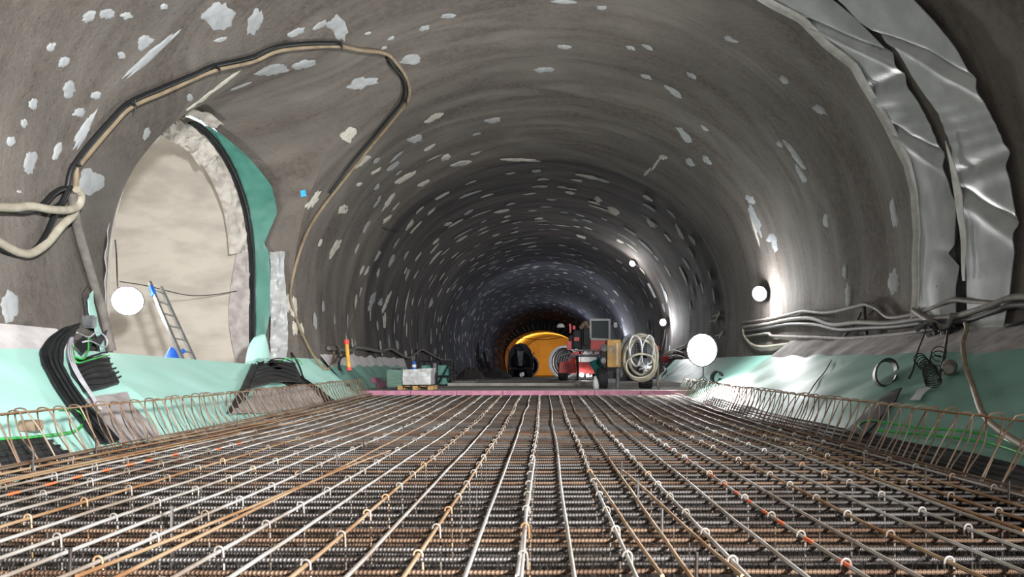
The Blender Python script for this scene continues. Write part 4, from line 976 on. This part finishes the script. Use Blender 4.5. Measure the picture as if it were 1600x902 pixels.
for k, (cx, cy, a, b, dd, r, tl, m, lab) in enumerate([
    (1001,560,26,36,-.08,.045,0,M_HOSEC,'outermost pale hose coil hanging on the pump trailer'),
    (999,562,24,33,-.16,.04,.05,M_HOSEC,'pale hose coil second from the outside on the pump trailer'),
    (1003,556,20,30,-.14,.035,-.1,M_HOSEC,'inner pale hose coil on the pump trailer, reaching the rounded top'),
    (993,548,10,24,-.22,.03,.05,M_HOSEW,'narrow white hose loop hanging down the left of the pump trailer'),
    (1012,548,9,24,-.24,.022,-.15,M_HOSEW,'narrow white hose loop hanging down the right of the pump trailer'),
    (1000,572,22,19,-.28,.03,.2,M_HOSEC,'low flat hose coil at the bottom of the pump trailer')]):
    o = MB().tube(loop(cx, cy, a, b, D+dd, tilt=tl, sd_=k), r, 8, closed=False).build('hose_coil', m); tag(o, lab, 'hose', 'hose coils on the pump trailer')
root = thing('hose_tangle', 'bright tangle of thin white lines low on the pump trailer', 'hose', P(1010, 585, D-.3))
for k in range(12):
    a = R.uniform(0, 2*PI); c = (1008+R.uniform(-3,3), 573+R.uniform(-3,3)); l = R.uniform(6, 13)
    MB().tube(spline([P(c[0]+l*math.cos(a), c[1]+l*.7*math.sin(a), D-.35), P(c[0], c[1], D-.42), P(c[0]+l*math.cos(a+2.4), c[1]+l*.7*math.sin(a+2.4), D-.34)], 5), .016, 5).build('line', M_HOSEW, root)
hose('air_hose', [(1024,545,D),(1028,575,D-.1),(1027,598,D-.2),(1030,608,D-.3)], .035, M_HOSEG, 'grey hose hanging from the right side of the pump trailer to the slab', 'hose')
o = MB().grid([[P(x, y, 21.6+.1*math.sin(x*.9+y)) for x, y in row] for row in [[(920,566),(928,563),(936,560),(944,556)],[(923,572),(930,572),(937,572),(944,570)],[(927,578),(932,580),(937,582),(942,584)],[(931,584),(934,587),(937,592),(939,598)]]], thick=.02).build('tarpaulin', M_TARP)
tag(o, 'dark green tarpaulin draped between the red machine and the pump trailer', 'tarpaulin')
mb = MB(); c = P(932, 609, 21.1); mb.lathe([(0,0),(.07,.0),(.09,.08),(.08,.22),(.04,.36),(0,.38)], (c.x, c.y, -.66), (-.12,0,1), 10); o = mb.build('white_sack', M_WHITE); tag(o, 'narrow white sack leaning on the left tyre of the pump trailer', 'sack')
# cables tangled on the wall right of the trailer
for k, pix in enumerate([[(1030,590),(1040,570),(1052,555),(1062,545),(1075,540)],[(1034,560),(1044,552),(1056,548),(1070,552)],[(1030,575),(1042,560),(1060,556),(1074,560)],[(1036,548),(1040,530),(1042,515)]]):
    hose('cable', pix, .03, M_HOSEG, ['grey cable rising from the pump trailer to the right wall','grey cable, upper one crossing behind the floodlight','grey cable, lower one crossing behind the floodlight','grey cable running up to the small wall lamp'][k], 'cable', wall_hit, .08)
for k, (x, y) in enumerate(((1032,546),(1048,563))):
    mb = MB(); c, n = wall_hit(x, y, .25); mb.box(c, (.35,.25,.30), bev=.05); o = mb.build('cable_socket_box', M_REDD); tag(o, ['small red box on the right wall above the cables beside the pump trailer','small red box low on the right wall behind the floodlight'][k], 'box')
hose('rubber_edge', [(1040,574),(1042,582),(1036,592),(1034,600)], .05, M_RUBBER, 'black rubber strip hanging on the green membrane right of the pump trailer', 'waterstop', slope_hit, .1)
# pallet with wrapped stack and green box
root = thing('wooden_pallet', 'light wooden pallet on the slab under the shiny wrapped stack', 'pallet', (P(648,611,20.3).x, 20.7, -.66))
for q in range(5): MB().box((P(624+q*12.2,603,20.3).x, 20.75, -.56), (.15,.9,.022)).build('deck_board', M_WOOD, root)
for q in range(3):
    for w_ in range(3): MB().box((P(625+q*23.5,607,20.3).x, 20.38+w_*.37, -.62), (.14,.12,.09)).build('block', M_WOOD, root)
for q in range(3): MB().box((P(648.5,610,20.3).x, 20.38+q*.37, -.676), (.95,.10,.018)).build('base_board', M_WOOD, root)
root = thing('wrapped_stack', 'shiny white film-wrapped stack on the light wooden pallet', 'packed goods', (P(651,603,20.3).x, 20.7, -.548))
rws = []
a, b = P(629, 602, 20.32), P(673, 576, 20.32)
for i in range(15):
    f = i/14; row = []
    for k in range(41):
        t = k/40*4; e = int(t) % 4; u = t-int(t)
        cx0, cx1, cy0, cy1 = a.x, b.x, 20.33, 21.1
        x, y = [(cx0+(cx1-cx0)*u, cy0), (cx1, cy0+(cy1-cy0)*u), (cx1-(cx1-cx0)*u, cy1), (cx0, cy1-(cy1-cy0)*u)][e]
        z = a.z+.01+(b.z-a.z)*f*(1-.10*(x-cx1)/(cx0-cx1)+0*.1)
        w_ = .012*nz((x*7, y*7, z*9)); row.append(Vector((x+w_, y+w_, z)))
    rws.append(row)
mb = MB(); mb.grid(rws); k = len(mb.v); mb.v.append(Vector(((a.x+b.x)/2, 20.7, rws[-1][0].z+.02)))
for q in range(40): mb.f.append((14*41+q, 14*41+q+1, k)); mb.mi.append(0)
mb.build('film', M_WRAP, root)
mb = MB(); 
for q in range(3): pb(mb, 630, 581+q*7, 672.5, 581.7+q*7, 20.305, .02, bev=0)
mb.build('strap', M_PAPER, root)
root = thing('green_crate', 'grey-green box with horizontal ribs left of the shiny wrapped stack', 'box', (P(617,606,20.4).x, 20.8, -.66))
mb = MB(); pb(mb, 604.5, 578, 628, 605, 20.4, .8, bev=.015); mb.build('body', M_GREEN, root)
for q in range(6): mb = MB(); pb(mb, 604, 581+q*4, 628.3, 582.2+q*4, 20.385, .83, bev=0); mb.build('rib', M_GREEN, root)
mb = MB(); pb(mb, 612, 576, 622, 578, 20.5, .5); mb.build('lid_handle', M_DARK, root)
mb = MB(); pb(mb, 604, 605, 628, 608, 20.4, .8); 
o = mb.build('timber_skid', M_HOSED); tag(o, 'dark timber skid under the grey-green ribbed box', 'timber')
root = thing('water_bottle', 'blue and white bottle standing behind the shiny wrapped stack', 'bottle', (P(647,577,21.2).x, 21.25, -.10))
c = Vector((P(647,577,21.25).x, 21.25, -.09)); MB().lathe([(0,0),(.055,.0),(.06,.03),(.06,.16),(.03,.21),(.02,.24),(0,.24)], c, (0,0,1), 14).build('body', M_BLUE, root)
MB().lathe([(.0615,.05),(.0625,.06),(.0625,.12),(.0615,.13)], c, (0,0,1), 14).build('label_band', M_WHITE, root)
mb = MB(); pb(mb, 640, 577, 656, 603, 21.15, .3); o = mb.build('storage_crate', M_HOSEG); tag(o, 'grey crate behind the shiny wrapped stack carrying the blue bottle', 'box')
# steel cage rack
D = 24.7; root = thing('steel_cage', 'dark steel cage frame with green sheeting inside, right of the wrapped stack', 'cage', (P(682,604,D).x, D+.5, -.70))
mb = MB()
for x in (656, 683, 705):
    for dd in (0, .9): mb.tube([P(x, 564.5, D)+Vector((0,dd,0)), Vector((P(x, 604, D).x, D+dd, -.69))], .035, 6)
for y in (565, 588, 603):
    for dd in (0, .9): mb.tube([P(656, y, D)+Vector((0,dd,0)), P(705, y, D)+Vector((0,dd,0))], .032, 6)
    for x in (656, 683, 705): mb.tube([P(x, y, D), P(x, y, D)+Vector((0,.9,0))], .025, 6)
mb.tube([P(684,603,D), P(704,566,D)], .02, 6); mb.build('frame', M_DARK, root)
mb = MB(); mb.grid([[P(658+q*4.5, y, D+.45+.05*math.sin(q+y)) for q in range(11)] for y in (571,578,586,594,601)], thick=.02); mb.build('green_sheeting', M_TEALD, root)
mb = MB(); pb(mb, 675, 565, 684, 603, D-.02, .06, bev=.01); pd = mb.build('door_panel', M_DARK, root)
mb = MB(); pb(mb, 677, 568, 682, 582, D-.035, .012, bev=0); mb.build('window', M_GREY, pd)
mb = MB(); mb.tube(spline([P(706,600,D),P(702,590,D-.1),P(708,582,D),P(704,574,D-.1)], 5), .025, 6); mb.build('cable', M_BLACK, root)
# heaps
def heap(name, label, x0, x1, yb, yt, D, dep, m, seed, cat='rubble heap'):
    a, b = P(x0, yb, D), P(x1, yt, D); rws = []
    for i in range(15):
        u = i/14; row = []
        for j in range(9):
            v = j/8; h = math.sin(PI*u)**.6*math.sin(PI*min(1, v*.85+.08))*(.8+.35*nz((u*7, v*3, seed))+.15*nz((u*25, v*9, seed)))
            row.append(Vector((a.x+(b.x-a.x)*u, D+dep*v, a.z+(b.z-a.z)*max(0, h))))
        rws.append(row)
    o = MB().grid(rws, thick=-.05).build(name, m, smooth=False); return tag(o, label, cat)
heap('rubble_heap', 'dark jagged heap on the left of the tunnel floor beside the far dark truck', 722, 800, 594, 570, 44, 3, M_RUBBLE, 3)
heap('rubble_heap', 'smaller dark heap just behind the stacked planks on the left', 708, 756, 596, 572, 34, 2, M_RUBBLE, 8)
root = thing('plank_stack', 'stack of dark planks on the floor right of the steel cage', 'planks', (P(724,598,25.5).x, 25.9, -.69))
for q in range(8):
    mb = MB(); z = -.66+.05*(q//2); x = P(724,598,25.5).x+R.uniform(-.04,.04); mb.box((x, 25.7+.28*(q % 2), z), (.85,.24,.042), Matrix.Rotation(R.uniform(-.05,.05), 3, 'Z'), bev=.004); mb.build('plank', M_HOSEG if q % 3 else M_DARK, root)
for k, (x, y) in enumerate(((830-15, 588),(818-1,587))):
    mb = MB(); pb(mb, x-3, y-5, x+2, y+1, 58, .4, bev=.05); o = mb.build('white_sack', M_WHITE); tag(o, ['white sack on the floor in front of the far dark truck, left one','white sack on the floor in front of the far dark truck, right one'][k], 'sack', 'sacks by the far truck')
# mixer truck seen from behind
D = 70; s_ = F/D; gz = -1.084
root = thing('mixer_truck', 'dark concrete mixer truck seen from behind in front of the orange-lit section', 'truck', (P(813,590,D).x, D+3, gz))
mb = MB(); mb.lathe([(0,-.3),(.55,-.3),(.75,-.1),(1.18,1.0),(1.25,2.2),(1.0,3.8),(.5,4.4),(0,4.4)], P(813, 563, D), (0,1,-.22), 28); mb.build('drum', M_DARK, root)
mb = MB(); mb.lathe([(.30,0),(.36,.0),(.42,-.25),(.34,-.25),(.28,0)], P(811, 545, D-.3), (0,-1,.3), 20); mb.build('hopper_ring', M_BLACK, root)
mb = MB(); mb.prism([(P(x, y, D).x, P(x, y, D).z) for x, y in [(793,578),(793,560),(797,546),(804,538),(813,536),(822,538),(829,546),(833,560),(833,578)]], D+.4, D+1.2); mb.build('rear_housing', M_DARK, root)
mb = MB(); mb.prism([(P(x, y, D).x, P(x, y, D).z) for x, y in [(808,549),(818,549),(816,572),(811,572)]], D-.5, D+.2); mb.build('chute', M_GREY, root)
mb = MB(); pb(mb, 795, 574, 833, 578, D-.1, 5.0); mb.build('chassis', M_DARK, root)
for x in (798, 827):
    for dd in (.4, 1.9, 4.4): wheel(root, (P(x, 583, D).x, D+dd, gz+.5), .5, .55)
mb = MB(); mb.tube([P(795, 545, D), P(793, 578, D)], .05, 6); mb.tube([P(831, 556, D), P(835, 551, D)], .06, 6); mb.build('ladder_rail', M_GREY, root)
mb = MB(); pb(mb, 799, 546, 828, 572, D+4.6, 1.8, bev=.1); mb.build('cab', M_DARK, root)
for x in (796.5, 830): MB().lathe([(0,0),(.09,.0),(.09,.05),(0,.06)], P(x, 576, D-.12), (0,-1,0), 12).build('tail_lamp', M_REDD, root)
# ribbed duct sections
def duct(px, py, D, Rr, L_, ax, label):
    c = P(px, py, D); prof = []
    for q in range(int(L_/.34)): prof += [(Rr-.02, q*.34), (Rr+.09, q*.34+.10), (Rr+.09, q*.34+.20)]
    inn = [(r-.07, h) for r, h in prof][::-1]
    root = thing('ventilation_duct', label, 'duct', (c.x, c.y+L_/2, c.z-Rr))
    MB().lathe(prof+inn+[prof[0]], c, ax, 36).build('ribbed_tube', M_DUCT, root)
    ax_ = Vector(ax).normalized(); u_ = ax_.orthogonal().normalized(); w_ = ax_.cross(u_)
    for q in range(7):
        MB().tube([c+ax_*(.3+.55*q)+(u_*math.cos(t*PI/16)+w_*math.sin(t*PI/16))*(Rr-.10) for t in range(32)], .045, 5, closed=True).build('wire_hoop', M_DARK, root)
    MB().lathe([(Rr+.07,-.05),(Rr+.07,.05),(Rr-.08,.05),(Rr-.08,-.05),(Rr+.07,-.05)], c, ax, 36).build('end_ring', M_WHITE, root)
duct(881, 566, 58, 1.22, 4.5, (.42,1,0), 'wide white ribbed duct section lying behind the red machine')
duct(824, 571.5, 76, 1.12, 3.5, (-.1,1,0), 'white ribbed duct section half hidden behind the far dark truck')
# rods sticking out around the far portal
for k in range(26):
    i = 8+int(k*(NP-17)/25); x, z = arch[i]; x2, z2 = x*1.24+.05, z*1.16+.1
    o = MB().tube([Vector((x*1.03, 110.15, z*1.03)), Vector((x2, 109.2, z2))], .05, 5).build('anchor_rod', M_HOSEC)
    tag(o, 'pale steel anchor rod fanning out around the edge of the far orange-lit portal', 'rod', 'anchor rods around the far portal')
hose('cable', [(800,528,109.5),(820,529,109.5),(850,531,109.5),(880,527,109.5)], .05, M_BLACK, 'thin cable sagging across the far orange-lit portal', 'cable')
# yellow post
D = 19.0; c = any_hit(544, 598)[0]; D = 18.6
root = thing('marker_post', 'yellow post with red ends standing by the left wall behind the bar mat', 'post', P(546, 580, D))
MB().tube([P(545.5,578,D), P(541.8,537,D)], .047, 12).build('shaft', M_YELP, root)
MB().tube([P(541.9,538,D), P(541.2,531,D)], [.066,.062], 12).build('red_collar', M_RED, root)
MB().tube([P(545.6,579,D), P(545.3,574,D)], .060, 12).build('red_foot', M_RED, root)
MB().tube([P(541.2,531,D), P(540.8,526,D), P(540.5,521,D)], [.03,.015,.006], 8).build('tip', M_GREY, root)
for q in (-1, 1): MB().tube([P(545.7+q*1.4,578,D), P(546+q*1.6,582,D)], .01, 5).build('prong', M_DARK, root)
MB().tube([P(540.5,521,D), P(548,500,D+.3), P(556,478,D+.8), P(566,452,D+1.4)], .006, 4).build('cord', M_GREY, root)
# pink-painted debris pieces at the far left corner
for k, (x0, y0, x1, y1) in enumerate(((577,592,592,600),(586,598,606,612))):
    o = drape([(x0, y0), (x0+3, y1)], [(x1, y0), (x1+2, y1)], slope_hit, .06, 5, 5, .03, .02, 3, k).build('foam_scrap', M_PINK); tag(o, ['small pink foam scrap on the green membrane','larger pink foam scrap at the left end of the pink edge boards'][k], 'foam board')
# ladder in front of the passage
D = 13.2
root = thing('ladder', 'aluminium folding ladder leaning in front of the side passage', 'ladder', slope_hit(320, 624)[0])
def lp(x, y, d): return P(x, y, d)
r1 = [lp(234,442,13.6), lp(253,490,13.3), lp(290,573,12.8), lp(313,623,12.5)]
r2 = [lp(252,450,14.4), lp(272,495,14.0), lp(308,572,13.4), lp(330,622,13.0)]
for rr_ in (r1, r2):
    mb = MB(); 
    for a, b in zip(rr_, rr_[1:]):
        d = (b-a); q = d.to_track_quat('Z', 'Y').to_matrix(); mb.box((a+b)/2, (.045,.075,d.length+.02), q)
    mb.build('rail', M_ALU, root)
for k in range(9):
    f = .06+k*.11; n_ = lambda rr_: rr_[0].lerp(rr_[-1], f)
    MB().tube([n_(r1), n_(r2)], .018, 8).build('rung', M_ALU, root)
b1 = [lp(287,577,13.2), lp(273,626,13.1)]; b2 = [lp(300,575,13.6), lp(292,622,13.5)]
for rr_ in (b1, b2):
    a, b = rr_; d = b-a; MB().box((a+b)/2, (.04,.06,d.length), d.to_track_quat('Z','Y').to_matrix()).build('prop_leg', M_ALU, root)
for f in (.3, .75): MB().tube([b1[0].lerp(b1[1], f), b2[0].lerp(b2[1], f)], .015, 8).build('prop_rung', M_ALU, root)
MB().box(lp(238,455,13.5), (.06,.09,.2), (r1[1]-r1[0]).to_track_quat('Z','Y').to_matrix()).build('blue_label', M_BLUE, root)
rws = []
for i in range(9):
    f = i/8; wd = (.03+.20*f)*(1 if f < .9 else .93); row = []
    for j in range(15):
        t = 2*PI*j/14; c = lp(268+1*f, 543+28*f, 13.0); rr_ = wd*(1+.18*nz((math.cos(t)*2, math.sin(t)*2, f*3)))
        row.append(c+Vector((math.cos(t)*rr_, math.sin(t)*rr_*.6, 0)))
    rws.append(row)
mb = MB().grid(rws); mb.f.append(tuple(8*15+j for j in range(14))); mb.mi.append(0); mb.f.append(tuple(j for j in range(14))[::-1]); mb.mi.append(0)
o = mb.build('plastic_bag', M_BLUE); tag(o, 'crumpled blue plastic bag hanging beside the ladder', 'bag')
o = MB().box(lp(286,549,12.95), (.08,.05,.09), bev=.02).build('blue_rag', M_BLUE); tag(o, 'small blue rag on the ladder right of the blue bag', 'rag')
# clamps and scaffold pieces where the right lamp hangs, pale papers on the left wall
for k, (x, y) in enumerate(((1120,505),(1124,497),(1128,528))):
    c, n = wall_hit(x, y, .1); o = MB().tube([c, c+Vector((.1,-.1,.22))], .03, 6).tube([c+Vector((-.15,-.05,.05)), c+Vector((.2,-.05,.16))], .02, 6).build('cable_clamp', M_HOSEC)
    tag(o, ['pale clamp on the right wall above the floodlight, middle one','pale clamp on the right wall above the floodlight, topmost','pale clamp on the right wall right of the floodlight'][k], 'clamp', 'clamps above the floodlight')
# ------------------------------------------------------------------ camera and view
cam = bpy.data.cameras.new('camera'); cam.sensor_width = 36; cam.lens = F/1600*36
cam.shift_x = -(VX-800)/1600; cam.shift_y = (VY-451)/1600; cam.clip_start = .05; cam.clip_end = 400
co = bpy.data.objects.new('camera', cam); C.objects.link(co); co.location = (0,0,0); co.rotation_euler = (PI/2,0,0)
SC.camera = co
for o in list(C.objects):
    if o.parent is None: o.location.z += 1.7
SC.view_settings.view_transform = 'Standard'; SC.view_settings.look = 'None'; SC.view_settings.gamma = 1
SC.view_settings.use_curve_mapping = False; SC.view_settings.exposure = .3
